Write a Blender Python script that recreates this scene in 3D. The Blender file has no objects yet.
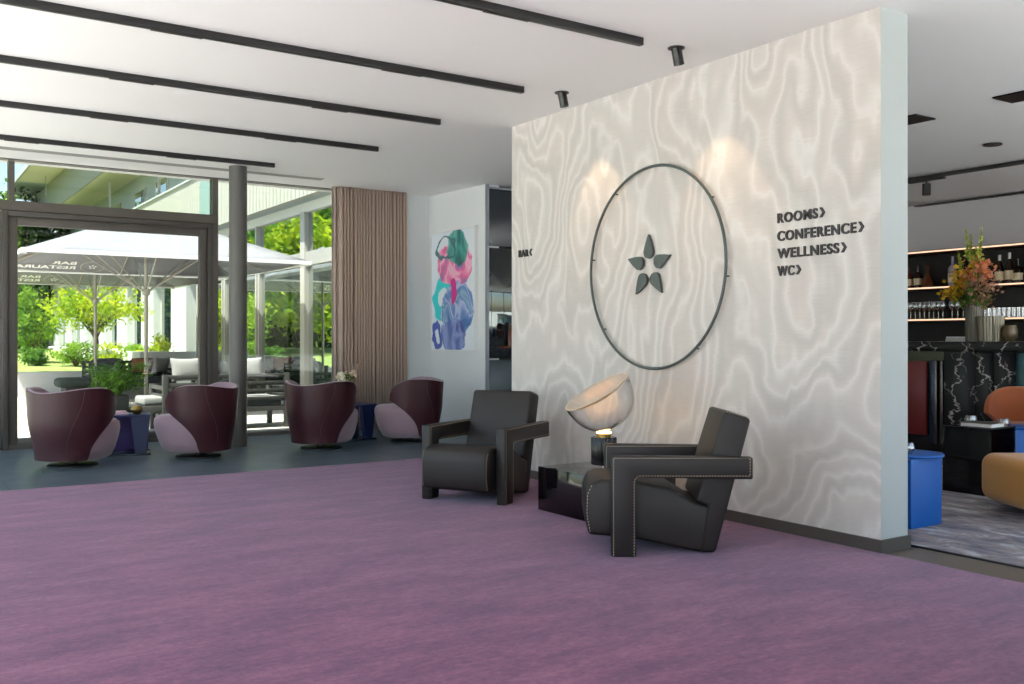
import bpy, bmesh, math, random
from mathutils import Vector, Matrix
import numpy as np
random.seed(7); rng = np.random.default_rng(7)
PI = math.pi
SC = bpy.context.scene; COL = SC.collection

# ---------------------------------------------------------------- materials
def lin(c):
    def f(v):
        v /= 255.0
        return v / 12.92 if v <= .04045 else ((v + .055) / 1.055) ** 2.4
    return (f(c[0]), f(c[1]), f(c[2]), 1)

def mat(name, col, rough=.5, metal=0, spec=.5, **kw):
    m = bpy.data.materials.new(name); m.use_nodes = True
    b = m.node_tree.nodes['Principled BSDF']
    b.inputs['Base Color'].default_value = lin(col)
    b.inputs['Roughness'].default_value = rough
    b.inputs['Metallic'].default_value = metal
    b.inputs['Specular IOR Level'].default_value = spec
    for k, v in kw.items():
        b.inputs[k].default_value = v
    return m

class NT:
    """small helper to write node graphs"""
    def __init__(s, m):
        s.m = m; s.t = m.node_tree; s.b = s.t.nodes.get('Principled BSDF')
    def n(s, typ, **kw):
        nd = s.t.nodes.new(typ)
        for k, v in kw.items(): setattr(nd, k, v)
        return nd
    def link(s, a, b): s.t.links.new(a, b)
    def put(s, inp, v):
        if isinstance(v, bpy.types.NodeSocket): s.link(v, inp)
        else: inp.default_value = v
    def math(s, op, a, b=0., c=0., clamp=False):
        nd = s.n('ShaderNodeMath', operation=op); nd.use_clamp = clamp
        for i, v in enumerate((a, b, c)): s.put(nd.inputs[i], v)
        return nd.outputs[0]
    def coords(s, scale=(1, 1, 1), kind='Object', loc=(0, 0, 0), rot=(0, 0, 0)):
        tc = s.n('ShaderNodeTexCoord'); mp = s.n('ShaderNodeMapping')
        mp.inputs['Scale'].default_value = scale; mp.inputs['Location'].default_value = loc
        mp.inputs['Rotation'].default_value = rot
        s.link(tc.outputs[kind], mp.inputs[0]); return mp.outputs[0]
    def noise(s, vec, scale=1, detail=2, rough=.5, dist=0):
        nd = s.n('ShaderNodeTexNoise'); s.link(vec, nd.inputs['Vector'])
        nd.inputs['Scale'].default_value = scale; nd.inputs['Detail'].default_value = detail
        nd.inputs['Roughness'].default_value = rough; nd.inputs['Distortion'].default_value = dist
        return nd.outputs['Fac']
    def ramp(s, fac, stops, interp='LINEAR'):
        nd = s.n('ShaderNodeValToRGB'); r = nd.color_ramp; r.interpolation = interp
        while len(r.elements) < len(stops): r.elements.new(.5)
        for e, (p, c) in zip(r.elements, stops):
            e.position = p; e.color = lin(c) if len(c) == 3 else c
        s.link(fac, nd.inputs[0]); return nd.outputs[0]
    def mix(s, fac, a, b):
        nd = s.n('ShaderNodeMix', data_type='RGBA'); s.put(nd.inputs[0], fac)
        for i, v in ((6, a), (7, b)):
            s.put(nd.inputs[i], lin(v) if isinstance(v, tuple) and len(v) == 3 else v)
        return nd.outputs[2]
    def bump(s, h, strength=.3, dist=.01):
        nd = s.n('ShaderNodeBump'); nd.inputs['Strength'].default_value = strength
        nd.inputs['Distance'].default_value = dist
        s.link(h, nd.inputs['Height']); s.link(nd.outputs[0], s.b.inputs['Normal'])
    def base(s, c): s.link(c, s.b.inputs['Base Color'])

M = {}
M['ceiling'] = mat('ceiling_paint', (240, 240, 240), .9)
M['white_wall'] = mat('white_wall_paint', (222, 226, 228), .85)
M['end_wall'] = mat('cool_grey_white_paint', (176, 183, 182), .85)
M['black'] = mat('black_metal', (24, 23, 24), .45)
M['black_gloss'] = mat('black_lacquer', (14, 10, 14), .06, spec=.7)
M['dark_frame'] = mat('bronze_grey_aluminium', (86, 81, 75), .45, .15)
M['column'] = mat('column_grey_paint', (88, 87, 84), .4)
M['chrome'] = mat('chrome', (200, 200, 205), .12, 1)
M['gold'] = mat('brass', (150, 125, 70), .3, .9)
M['concrete_light'] = mat('pale_concrete', (226, 225, 222), .9)
M['facade_white'] = mat('facade_render', (184, 192, 186), .9)
M['facade_frame'] = mat('facade_pale_frame', (180, 178, 168), .6)
M['soffit'] = mat('soffit_cream', (238, 230, 194), .9)
M['teal_edge'] = mat('soffit_edge_grey_green', (150, 163, 160), .6)
M['signgrey'] = mat('sign_slate_grey', (72, 82, 80), .5)
M['letters'] = mat('sign_dark_letters', (52, 50, 52), .5)
M['pink'] = mat('mauve_pink_fabric', (146, 122, 134), .9, **{'Sheen Weight': .35, 'Sheen Roughness': .5})
M['mustard'] = mat('mustard_fabric', (196, 132, 42), .9, **{'Sheen Weight': .3})
M['rust'] = mat('rust_orange_fabric', (176, 98, 58), .9, **{'Sheen Weight': .3})
M['blue'] = mat('cobalt_blue_lacquer', (6, 88, 170), .5)
M['navy'] = mat('navy_lacquer', (30, 46, 92), .4)
M['indigo'] = mat('indigo_purple_lacquer', (62, 48, 104), .5)
M['slate_glass'] = mat('slate_glass', (44, 56, 66), .15)
M['paper'] = mat('paper', (222, 220, 218), .8)
M['pinkbook'] = mat('pink_cover', (206, 176, 186), .7)
M['red'] = mat('dark_red_lacquer', (120, 26, 26), .4)
M['bottle'] = mat('brown_bottle_glass', (34, 18, 12), .1)
M['bottle_clear'] = mat('clear_bottle_glass', (150, 150, 160), .15)
M['amber'] = mat('amber_bottle_glass', (92, 44, 24), .12)
M['label'] = mat('bottle_label', (226, 208, 176), .8)
M['foil'] = mat('silver_foil', (190, 185, 185), .35, .6)
M['wood_shelf'] = mat('dark_shelf_wood', (62, 42, 34), .6)
M['dark_back'] = mat('dark_cabinet', (20, 15, 16), .5)
M['brushed'] = mat('smoked_fluted_glass', (96, 92, 84), .2, .3)
M['stem'] = mat('flower_stem', (88, 130, 44), .7)
M['grey_cushion'] = mat('grey_cushion_fabric', (124, 124, 120), .95)
M['light_cushion'] = mat('pale_grey_cushion_fabric', (148, 148, 144), .95)
M['dark_cushion'] = mat('charcoal_cushion_fabric', (58, 60, 62), .95)
M['brown_cushion'] = mat('tan_brown_cushion_fabric', (140, 92, 62), .95)
M['outdoor_metal'] = mat('anthracite_outdoor_metal', (70, 70, 66), .55)
M['parasol_pole'] = mat('parasol_pole_grey', (176, 170, 158), .5, .3)
M['bark'] = mat('tree_bark', (92, 80, 62), .9)
M['stitch'] = mat('beige_thread', (176, 160, 138), .8)
M['white_frame'] = mat('white_picture_frame', (226, 228, 230), .5)
M['terracotta'] = mat('purple_vase_glaze', (50, 36, 50), .3)

def emit(name, col, s):
    m = bpy.data.materials.new(name); m.use_nodes = True; t = m.node_tree; t.nodes.clear()
    o = t.nodes.new('ShaderNodeOutputMaterial'); e = t.nodes.new('ShaderNodeEmission')
    e.inputs[0].default_value = lin(col); e.inputs[1].default_value = s
    t.links.new(e.outputs[0], o.inputs[0]); return m
M['led'] = emit('warm_led_strip', (255, 205, 170), .8)
M['lens'] = emit('warm_lamp_lens', (255, 215, 160), 6)
M['bulb'] = emit('warm_bulb', (255, 200, 130), 6)

def thin_glass(name, tint, gloss=1.0, rough=0.0, base=.04):
    m = bpy.data.materials.new(name); m.use_nodes = True; t = m.node_tree; t.nodes.clear()
    o = t.nodes.new('ShaderNodeOutputMaterial'); tr = t.nodes.new('ShaderNodeBsdfTransparent')
    gl = t.nodes.new('ShaderNodeBsdfGlossy'); mx = t.nodes.new('ShaderNodeMixShader')
    fr = t.nodes.new('ShaderNodeLayerWeight'); fr.inputs[0].default_value = .5
    pw = t.nodes.new('ShaderNodeMath'); pw.operation = 'POWER'; pw.inputs[1].default_value = 4
    ad = t.nodes.new('ShaderNodeMath'); ad.operation = 'ADD'; ad.inputs[1].default_value = base
    t.links.new(fr.outputs['Facing'], pw.inputs[0]); t.links.new(pw.outputs[0], ad.inputs[0])
    ml = t.nodes.new('ShaderNodeMath'); ml.operation = 'MULTIPLY'; ml.inputs[1].default_value = gloss; ml.use_clamp = True
    tr.inputs[0].default_value = lin(tint); gl.inputs['Roughness'].default_value = rough
    t.links.new(ad.outputs[0], ml.inputs[0]); t.links.new(ml.outputs[0], mx.inputs[0])
    t.links.new(tr.outputs[0], mx.inputs[1]); t.links.new(gl.outputs[0], mx.inputs[2])
    t.links.new(mx.outputs[0], o.inputs[0]); return m
M['glass'] = thin_glass('window_glass', (250, 252, 250), .6)
M['solar_glass'] = thin_glass('solar_control_glass', (223, 226, 224), .6)
M['bowl_glass'] = thin_glass('clear_lamp_glass', (254, 253, 253), 1.6, .02)
M['drink_glass'] = thin_glass('drinking_glass', (246, 246, 246), 6.0, .08)
M['smoke_glass'] = thin_glass('smoked_table_glass', (120, 108, 116), 1.2)

def mirror_glass(name, dark, mirror):
    m = mat(name, dark, .03); t = NT(m)
    gl = t.n('ShaderNodeBsdfGlossy'); gl.inputs['Roughness'].default_value = .015
    gl.inputs[0].default_value = (.86, .95, .9, 1)
    lw = t.n('ShaderNodeLayerWeight'); lw.inputs[0].default_value = .5
    f = t.math('ADD', t.math('MULTIPLY', lw.outputs['Fresnel'], .6), mirror, clamp=True)
    mx = t.n('ShaderNodeMixShader'); t.link(f, mx.inputs[0]); t.link(t.b.outputs[0], mx.inputs[1]); t.link(gl.outputs[0], mx.inputs[2])
    t.link(mx.outputs[0], t.t.nodes['Material Output'].inputs[0]); return m
M['facade_glass'] = mirror_glass('reflecting_facade_glass', (40, 58, 48), .6)
M['facade_glass_dark'] = mirror_glass('dark_facade_glass', (36, 58, 52), .18)
M['cab_glass'] = mirror_glass('dark_cabinet_glass', (22, 26, 32), .03)

def fabric_translucent(name, col, k=.35):
    m = mat(name, col, .9); t = NT(m)
    tr = t.n('ShaderNodeBsdfTranslucent'); tr.inputs[0].default_value = lin(col)
    mx = t.n('ShaderNodeMixShader'); mx.inputs[0].default_value = k
    t.link(t.b.outputs[0], mx.inputs[1]); t.link(tr.outputs[0], mx.inputs[2])
    t.link(mx.outputs[0], t.t.nodes['Material Output'].inputs[0]); return m
M['parasol'] = fabric_translucent('parasol_fabric', (136, 137, 141), .04)
M['reflector'] = fabric_translucent('enamel_reflector', (250, 236, 210), .6)
M['sheer'] = fabric_translucent('sheer_curtain_edge', (214, 200, 190), .3)
def leafmat(name, c1, c2, k=.4):
    m = fabric_translucent(name, c1, k); t = NT(m)
    v = t.noise(t.coords((1, 1, 1)), 2.2, 3)
    c = t.ramp(v, [(.35, c1), (.65, c2)]); t.base(c)
    for nd in t.t.nodes:
        if nd.type == 'BSDF_TRANSLUCENT': t.link(c, nd.inputs[0])
    return m
M['leaf_lime'] = leafmat('lime_leaves', (196, 206, 40), (128, 168, 30), .5)
M['leaf_green'] = leafmat('green_leaves', (104, 148, 48), (56, 98, 34))
M['leaf_dark'] = leafmat('dark_leaves', (66, 98, 44), (34, 60, 34))
M['leaf_mid'] = leafmat('bright_green_leaves', (146, 182, 60), (84, 130, 40), .45)
M['petal_yellow'] = fabric_translucent('yellow_petals', (226, 182, 50), .3)
M['petal_orange'] = fabric_translucent('orange_petals', (226, 144, 100), .3)
M['petal_pink'] = fabric_translucent('dusty_pink_petals', (196, 150, 124), .3)
M['petal_white'] = fabric_translucent('cream_petals', (238, 226, 200), .3)
M['petal_lime'] = fabric_translucent('lime_petals', (196, 206, 90), .3)

# purple carpet
m = mat('purple_carpet', (150, 100, 135), .95, **{'Sheen Weight': .2, 'Sheen Roughness': .45, 'Sheen Tint': (.8, .7, .85, 1)}); M['carpet'] = m; t = NT(m)
a = t.noise(t.coords((1.2, 3.4, 1), rot=(0, 0, -.25)), 1.5, 5, .62)
b_ = t.noise(t.coords((1, 1, 1)), 42, 3, .75)
c_ = t.noise(t.coords((4, 12, 1), rot=(0, 0, -.25)), 3, 4, .65)
v = t.math('ADD', t.math('MULTIPLY', a, .42), t.math('ADD', t.math('MULTIPLY', c_, .28), t.math('MULTIPLY', b_, .30)))
t.base(t.ramp(v, [(.38, (88, 50, 78)), (.5, (114, 66, 92)), (.62, (140, 86, 108))]))
t.bump(t.math('ADD', b_, t.math('MULTIPLY', c_, .6)), .5, .004)
# bar carpet
m = mat('grey_mottled_carpet', (110, 110, 120), .9); M['bar_carpet'] = m; t = NT(m)
v = t.noise(t.coords((2.6, 1.1, 1), rot=(0, 0, .5)), 3.0, 6, .7, .6)
t.base(t.ramp(v, [(.3, (70, 72, 82)), (.45, (122, 120, 130)), (.55, (150, 138, 138)), (.62, (176, 182, 192)), (.75, (210, 214, 220))]))
# slate tiles with the blue sky reflection put into their base colour
m = mat('slate_tile_sky_tint', (70, 78, 84), .28, spec=.6); M['tile'] = m; t = NT(m)
br = t.n('ShaderNodeTexBrick'); t.link(t.coords((1, 1, 1), loc=(.35, .1, 0)), br.inputs[0]); br.offset = 0
br.inputs['Color1'].default_value = lin((80, 96, 108)); br.inputs['Color2'].default_value = lin((75, 91, 103)); br.inputs['Mortar'].default_value = lin((34, 38, 42))
br.inputs['Scale'].default_value = 1; br.inputs['Mortar Size'].default_value = .004; br.inputs['Brick Width'].default_value = 1.2; br.inputs['Row Height'].default_value = 1.2
t.base(t.mix(t.math('MULTIPLY', t.noise(t.coords((1, 1, 1)), 1.2, 3, .5), .25), br.outputs[0], (100, 102, 98)))
t.link(t.ramp(t.noise(t.coords((1, 1, 1)), 3, 4), [(.3, (.3, .3, .3, 1)), (.7, (.36, .36, .36, 1))]), t.b.inputs['Roughness'])
M['tile_no_sky'] = mat('brown_tile_no_sky', (104, 94, 84), .5)  # browner copy of the tile, without the painted sky reflection
M['skirting'] = mat('dark_stone_skirting', (76, 70, 66), .5)
# moire wallpaper
m = mat('moire_wallpaper', (205, 200, 192), .7, spec=.35); M['moire'] = m; t = NT(m)
tc = t.n('ShaderNodeTexCoord'); sp = t.n('ShaderNodeSeparateXYZ'); t.link(tc.outputs['Object'], sp.inputs[0])
big = t.noise(t.coords((1, .85, .50), loc=(0, 3.1, 1.7)), 1.25, 1.2, .4, .25)
mid = t.noise(t.coords((1, 1.6, .8), loc=(0, 7, 2)), 1.9, 2, .5, .3)
fine = t.noise(t.coords((1, 3, 90)), 1.0, 2, .6)
grain = t.noise(t.coords((1, 18, 160)), 1.0, 2, .6)
ph = t.math('ADD', t.math('MULTIPLY', big, 16.0), t.math('ADD', t.math('MULTIPLY', sp.outputs[1], 1.5), t.math('ADD', t.math('MULTIPLY', mid, 4.2), t.math('MULTIPLY', fine, .26))))
fr = t.math('FRACT', ph)
c1 = t.ramp(fr, [(0, (180, 175, 170)), (.2, (185, 181, 176)), (.36, (203, 199, 194)), (.5, (217, 215, 212)), (.62, (203, 194, 187)), (.8, (188, 182, 177)), (1, (180, 175, 170))])
wide = t.ramp(t.math('FRACT', t.math('MULTIPLY', ph, .25)), [(0, (186, 183, 179)), (.3, (200, 193, 187)), (.55, (178, 175, 171)), (.8, (206, 203, 199)), (1, (186, 183, 179))])
c2 = t.mix(.42, c1, wide)
t.base(t.mix(t.math('MULTIPLY', grain, .3), c2, (222, 220, 214)))
# black marble
m = mat('black_marble', (16, 13, 18), .3, spec=.35); M['marble'] = m; t = NT(m)
tc = t.n('ShaderNodeTexCoord'); sp = t.n('ShaderNodeSeparateXYZ'); t.link(tc.outputs['Object'], sp.inputs[0])
def veins(slant, freq, loc, amp, th):
    wob = t.noise(t.coords((1, 1.2, 3.0), loc=(loc, 0, loc)), 2.4, 6, .62)
    cc = t.math('ADD', t.math('MULTIPLY', t.math('ADD', sp.outputs[1], t.math('MULTIPLY', sp.outputs[2], slant)), freq), t.math('MULTIPLY', wob, amp))
    dd = t.math('ABSOLUTE', t.math('SUBTRACT', t.math('FRACT', cc), .5))
    mk = t.ramp(t.noise(t.coords((1, 2, 1.2), loc=(loc + 3, 1, 0)), 2.5, 1), [(.42, (0, 0, 0, 1)), (.52, (1, 1, 1, 1))])
    return t.math('MULTIPLY', t.ramp(dd, [(0, (1, 1, 1, 1)), (th * .5, (.6, .6, .6, 1)), (th, (0, 0, 0, 1))]), mk)
vv = t.math('ADD', veins(.12, 4.6, 1.0, 2.3, .05), t.math('MULTIPLY', veins(-.5, 4.0, 5.0, 1.8, .03), .6), clamp=True)
t.base(t.mix(vv, (18, 14, 20), (214, 200, 200)))
# curtain
m = fabric_translucent('taupe_curtain', (184, 164, 150), .12); M['curtain'] = m; t = NT(m)
t.bump(t.noise(t.coords((60, 60, 400)), 1, 2), .2, .002)
# upholstery
m = mat('charcoal_leather', (26, 21, 20), .52, spec=.5); M['leather'] = m; t = NT(m); t.bump(t.noise(t.coords(), 260, 3), .18, .002)
m = mat('aubergine_leather', (56, 22, 30), .42, spec=.4); M['aubergine'] = m; t = NT(m); t.bump(t.noise(t.coords(), 200, 3), .12, .002)
for k in ('pink', 'mustard', 'rust', 'grey_cushion', 'light_cushion', 'dark_cushion'):
    t = NT(M[k]); t.bump(t.noise(t.coords(), 300, 2), .25, .002)
# facade cladding ribs
m = mat('ribbed_cladding', (178, 178, 162), .7); M['cladding'] = m; t = NT(m)
tc = t.n('ShaderNodeTexCoord'); sp = t.n('ShaderNodeSeparateXYZ'); t.link(tc.outputs['Object'], sp.inputs[0])
w = t.math('ABSOLUTE', t.math('SUBTRACT', t.math('FRACT', t.math('MULTIPLY', sp.outputs[1], 5.5)), .5))
t.bump(t.ramp(w, [(.12, (0, 0, 0, 1)), (.2, (1, 1, 1, 1))]), 1.0, .03)
# terrace and lawn
m = mat('terrace_paving', (206, 198, 180), .85); M['terrace'] = m; t = NT(m)
br = t.n('ShaderNodeTexBrick'); t.link(t.coords(), br.inputs[0]); br.offset = 0
br.inputs['Color1'].default_value = lin((206, 200, 188)); br.inputs['Color2'].default_value = lin((200, 194, 182)); br.inputs['Mortar'].default_value = lin((140, 134, 120))
br.inputs['Scale'].default_value = 1; br.inputs['Mortar Size'].default_value = .006; br.inputs['Brick Width'].default_value = .8; br.inputs['Row Height'].default_value = .8
t.base(br.outputs[0])
m = mat('lawn_grass', (130, 160, 60), .95); M['lawn'] = m; t = NT(m)
t.base(t.ramp(t.noise(t.coords(), 3.5, 6, .7), [(.3, (106, 128, 62)), (.7, (164, 178, 100))]))

# ---------------------------------------------------------------- mesh builder
class MB:
    def __init__(s): s.v = []; s.f = []; s.mi = []; s.cur = 0
    def use(s, i): s.cur = i; return s
    def add(s, vs, fs, mtx=None):
        o = len(s.v)
        for p in vs: s.v.append(tuple((mtx @ Vector(p)) if mtx is not None else p))
        for f in fs: s.f.append([i + o for i in f]); s.mi.append(s.cur)
        return s
    def box(s, lo, hi, bev=0, mtx=None, seg=2):
        if bev <= 0:
            x0, y0, z0 = lo; x1, y1, z1 = hi
            vs = [(x, y, z) for z in (z0, z1) for y in (y0, y1) for x in (x0, x1)]
            return s.add(vs, [(0, 2, 3, 1), (4, 5, 7, 6), (0, 1, 5, 4), (2, 6, 7, 3), (0, 4, 6, 2), (1, 3, 7, 5)], mtx)
        bm = bmesh.new(); bmesh.ops.create_cube(bm, size=1)
        for q in bm.verts:
            q.co = Vector([(lo[i] + hi[i]) / 2 + q.co[i] * (hi[i] - lo[i]) for i in range(3)])
        bmesh.ops.bevel(bm, geom=list(bm.edges), offset=bev, segments=seg, affect='EDGES', profile=.5)
        return s.bm(bm, mtx)
    def bm(s, bm, mtx=None):
        bm.verts.index_update()
        s.add([q.co.copy() for q in bm.verts], [[q.index for q in f.verts] for f in bm.faces], mtx); bm.free(); return s
    def prism(s, poly, x0, x1, bev=0, mtx=None, seg=2):
        """poly in (y,z), extruded along x"""
        bm = bmesh.new()
        a = [bm.verts.new((x0, p[0], p[1])) for p in poly]; b = [bm.verts.new((x1, p[0], p[1])) for p in poly]
        n = len(poly); bm.faces.new(a); bm.faces.new(b[::-1])
        for i in range(n): bm.faces.new((a[(i + 1) % n], a[i], b[i], b[(i + 1) % n]))
        bmesh.ops.recalc_face_normals(bm, faces=bm.faces)
        if bev > 0:
            ed = [e for e in bm.edges if e.calc_face_angle(0) > .4]
            bmesh.ops.bevel(bm, geom=ed, offset=bev, segments=seg, affect='EDGES', profile=.5)
        return s.bm(bm, mtx)
    def lathe(s, prof, n=24, mtx=None, flute=0, fn=0):
        vs = []; fs = []
        for (r, z) in prof:
            for k in range(n):
                an = 2 * PI * k / n; rr = r * (1 + flute * math.cos(fn * an)) if fn else r
                vs.append((rr * math.cos(an), rr * math.sin(an), z))
        m_ = len(prof)
        for j in range(m_ - 1):
            for k in range(n):
                k2 = (k + 1) % n; fs.append((j * n + k, j * n + k2, (j + 1) * n + k2, (j + 1) * n + k))
        if prof[0][0] > 1e-6: fs.append(tuple(range(n))[::-1])
        if prof[-1][0] > 1e-6: fs.append(tuple(range((m_ - 1) * n, m_ * n)))
        return s.add(vs, fs, mtx)
    def cyl(s, c, r, z0, z1, n=20, mtx=None):
        T = Matrix.Translation((c[0], c[1], 0)); T = mtx @ T if mtx is not None else T
        return s.lathe([(r, z0), (r, z1)], n, T)
    def tube(s, pts, r, n=8, closed=False):
        pts = [Vector(p) for p in pts]; m_ = len(pts); rs = r if isinstance(r, (list, tuple)) else [r] * m_
        vs = []; fs = []; up = Vector((0, 0, 1)); prev = None
        for i, p in enumerate(pts):
            if closed: d = pts[(i + 1) % m_] - pts[i - 1]
            else: d = pts[min(i + 1, m_ - 1)] - pts[max(i - 1, 0)]
            d.normalize()
            a = prev if prev is not None else (up if abs(d.z) < .9 else Vector((1, 0, 0)))
            a = (a - d * a.dot(d)).normalized(); b = d.cross(a); prev = a
            for k in range(n):
                an = 2 * PI * k / n; vs.append(p + (a * math.cos(an) + b * math.sin(an)) * rs[i])
        for j in range(m_ if closed else m_ - 1):
            j2 = (j + 1) % m_
            for k in range(n):
                k2 = (k + 1) % n; fs.append((j * n + k, j * n + k2, j2 * n + k2, j2 * n + k))
        if not closed: fs.append(tuple(range(n))[::-1]); fs.append(tuple(range((m_ - 1) * n, m_ * n)))
        return s.add(vs, fs)
    def bar(s, a, b, r, n=8): return s.tube([a, b], r, n)
    def pillow(s, c, size, mtx=None, e=.45, n=20, m_=12):
        vs = []; fs = []
        def sg(x, p): return math.copysign(abs(x) ** p, x)
        for j in range(m_ + 1):
            ph = -PI / 2 + PI * j / m_
            for k in range(n):
                th = 2 * PI * k / n
                vs.append((c[0] + size[0] / 2 * sg(math.cos(ph), e) * sg(math.cos(th), e),
                           c[1] + size[1] / 2 * sg(math.cos(ph), e) * sg(math.sin(th), e),
                           c[2] + size[2] / 2 * sg(math.sin(ph), .8)))
        for j in range(m_):
            for k in range(n):
                k2 = (k + 1) % n; fs.append((j * n + k, j * n + k2, (j + 1) * n + k2, (j + 1) * n + k))
        return s.add(vs, fs, mtx)
    def mesh(s, name, mats, smooth=True, angle=38):
        me = bpy.data.meshes.new(name); me.from_pydata([tuple(p) for p in s.v], [], s.f)
        for q in (mats if isinstance(mats, (list, tuple)) else [mats]): me.materials.append(q)
        if max(s.mi, default=0) > 0: me.polygons.foreach_set('material_index', s.mi)
        if smooth:
            me.polygons.foreach_set('use_smooth', [True] * len(me.polygons)); me.set_sharp_from_angle(angle=math.radians(angle))
        me.update(); return me
    def build(s, name, mats, parent=None, smooth=True, angle=38, loc=None):
        o = bpy.data.objects.new(name, s.mesh(name, mats, smooth, angle)); COL.objects.link(o)
        if parent is not None: o.parent = parent
        if loc is not None: o.location = loc
        return o

def tag(o, label=None, cat=None, group=None, kind=None):
    if label: o['label'] = label
    if cat: o['category'] = cat
    if group: o['group'] = group
    if kind: o['kind'] = kind
    return o
def thing(name, label, cat, loc=(0, 0, 0), rz=0, group=None):
    o = bpy.data.objects.new(name, None); COL.objects.link(o); o.location = loc; o.rotation_euler = (0, 0, rz)
    o.empty_display_size = .1
    return tag(o, label, cat, group)
def dup(o, loc, rz=None, label=None, parent=None):
    c = o.copy(); COL.objects.link(c)
    if parent is not None: c.parent = parent
    else:
        c.location = loc
        if rz is not None: c.rotation_euler = (0, 0, rz)
        if label: c['label'] = label
    for ch in list(o.children): dup(ch, None, None, None, c)
    return c
def struct(o): o['kind'] = 'structure'; return o

# ceiling height rises very gently towards the terrace glazing
def zc(y):
    P = [(-9, 3.066), (3.3, 3.066), (7.02, 3.085), (11.6, 3.184), (13, 3.184)]
    for (a, za), (b, zb) in zip(P, P[1:]):
        if y <= b: return za + (zb - za) * (y - a) / (b - a)
    return P[-1][1]

XW, XW2 = 4.653, 4.90          # feature wall faces
YG = 11.70                     # terrace glazing
XP = 6.30                      # painting wall
XL, YB = -1.3, -5.0            # unseen left glazing, drawn close for light / back wall
XBAR = 12.30
YBW = 10.08
# ---------------------------------------------------------------- setting
b = MB().box((XL, YB, -.2), (XW2, YG + .12, 0)).box((XW2, .25, -.2), (XBAR + .2, YG + .12, 0)); struct(b.build('floor', M['tile'], smooth=False))
struct(MB().box((XL + .02, 3.5, 0), (-.05, 11.6, .003)).build('floor_bounce', mat('pale_bounce_floor', (168, 162, 154), .6), smooth=False))  # added pale strip out of view, bounces sun up to the ceiling
o = MB().box((-.04, YB + .03, .0005), (XW - .001, 8.45, .012), .004).box((XL + .02, YB + .03, .0005), (-.041, 3.48, .012), .004).build('purple_carpet', M['carpet'])
tag(o, 'large purple fitted carpet covering the lounge floor in front of the patterned wall', 'carpet')
struct(MB().box((4.985, .32, 0), (XBAR - .05, 1.9, .004)).build('floor_bounce_bar', mat('pale_bounce_bar', (205, 198, 188), .6), smooth=False))  # added pale floor out of view, throws window light onto the bar ceiling
mb = MB(); mb.use(0).box((4.985, 1.9, .0005), (XBAR - .6, 7.6, .012)); mb.use(1).box((4.97, 1.9, .0005), (4.984, 7.6, .014))
tag(mb.build('bar_carpet', [M['bar_carpet'], M['black']], smooth=False), 'mottled grey carpet with a black edge on the bar floor', 'carpet')
struct(MB().box((4.653, .25, .0), (4.97, 3.27, .003)).build('floor_strip_no_sky', M['tile_no_sky'], smooth=False))  # tile strip left brown, the sky tint is kept off it
# ceiling
ys = [YB - .15, .4, 3.3, 7.02, 11.6, YG + .3]
b = MB()
for i in range(5):
    y0, y1 = ys[i], ys[i + 1]; xr = XP + .05 if i == 4 else (XW2 if i == 0 else XBAR + .2)
    b.add([(XL - .08, y0, zc(y0)), (xr, y0, zc(y0)), (xr, y1, zc(y1)), (XL - .08, y1, zc(y1)),
           (XL - .08, y0, 3.55), (xr, y0, 3.55), (xr, y1, 3.55), (XL - .08, y1, 3.55)],
          [(0, 1, 2, 3), (4, 7, 6, 5), (0, 4, 5, 1), (1, 5, 6, 2), (2, 6, 7, 3), (3, 7, 4, 0)])
struct(b.build('ceiling', M['ceiling'], smooth=False))
# feature wall with moire wallpaper on its face
mb = MB()
z0, z1 = zc(3.28), zc(7.02)
mb.use(0).add([(XW, 3.285, 0), (XW, 7.02, 0), (XW, 7.02, z1 + .02), (XW, 3.285, z0 + .02)], [(0, 3, 2, 1)])
mb.use(1).add([(XW, 3.285, 0), (XW2, 3.285, 0), (XW2, 3.285, z0 + .02), (XW, 3.285, z0 + .02), (XW, 7.02, 0), (XW2, 7.02, 0), (XW2, 7.02, z1 + .02), (XW, 7.02, z1 + .02)],
              [(0, 1, 2, 3), (4, 7, 6, 5), (1, 5, 6, 2)])
struct(mb.build('wall_feature', [M['moire'], M['end_wall']], smooth=False))
b = MB().box((XW - .012, 3.272, 0), (XW, 7.03, .082)).box((XW, 3.272, 0), (XW2 + .012, 3.285, .082)).box((XW2, 3.285, 0), (XW2 + .012, 7.03, .082))
struct(b.build('baseboard_feature', M['skirting'], smooth=False))
# painting wall and its return by the curtain
b = MB().box((XP, YBW + .02, 0), (XP + .2, YG, 3.3)); b.box((5.98, 11.58, 0), (XP + .2, YG, 3.3)); struct(b.build('wall_painting', M['white_wall'], smooth=False))
b = MB().box((XP - .012, YBW, 0), (XP, 11.58, .08)); struct(b.build('baseboard_painting', M['skirting'], smooth=False))
# bar walls
struct(MB().box((XBAR, .3, 0), (XBAR + .2, 11.9, 3.2)).build('wall_bar_back', mat('warm_grey_paint', (214, 210, 212), .9), smooth=False))
struct(MB().box((XP + .2, YBW + .35, 0), (XBAR, YBW + .55, 3.2)).build('wall_bar_far', M['white_wall'], smooth=False))
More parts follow.
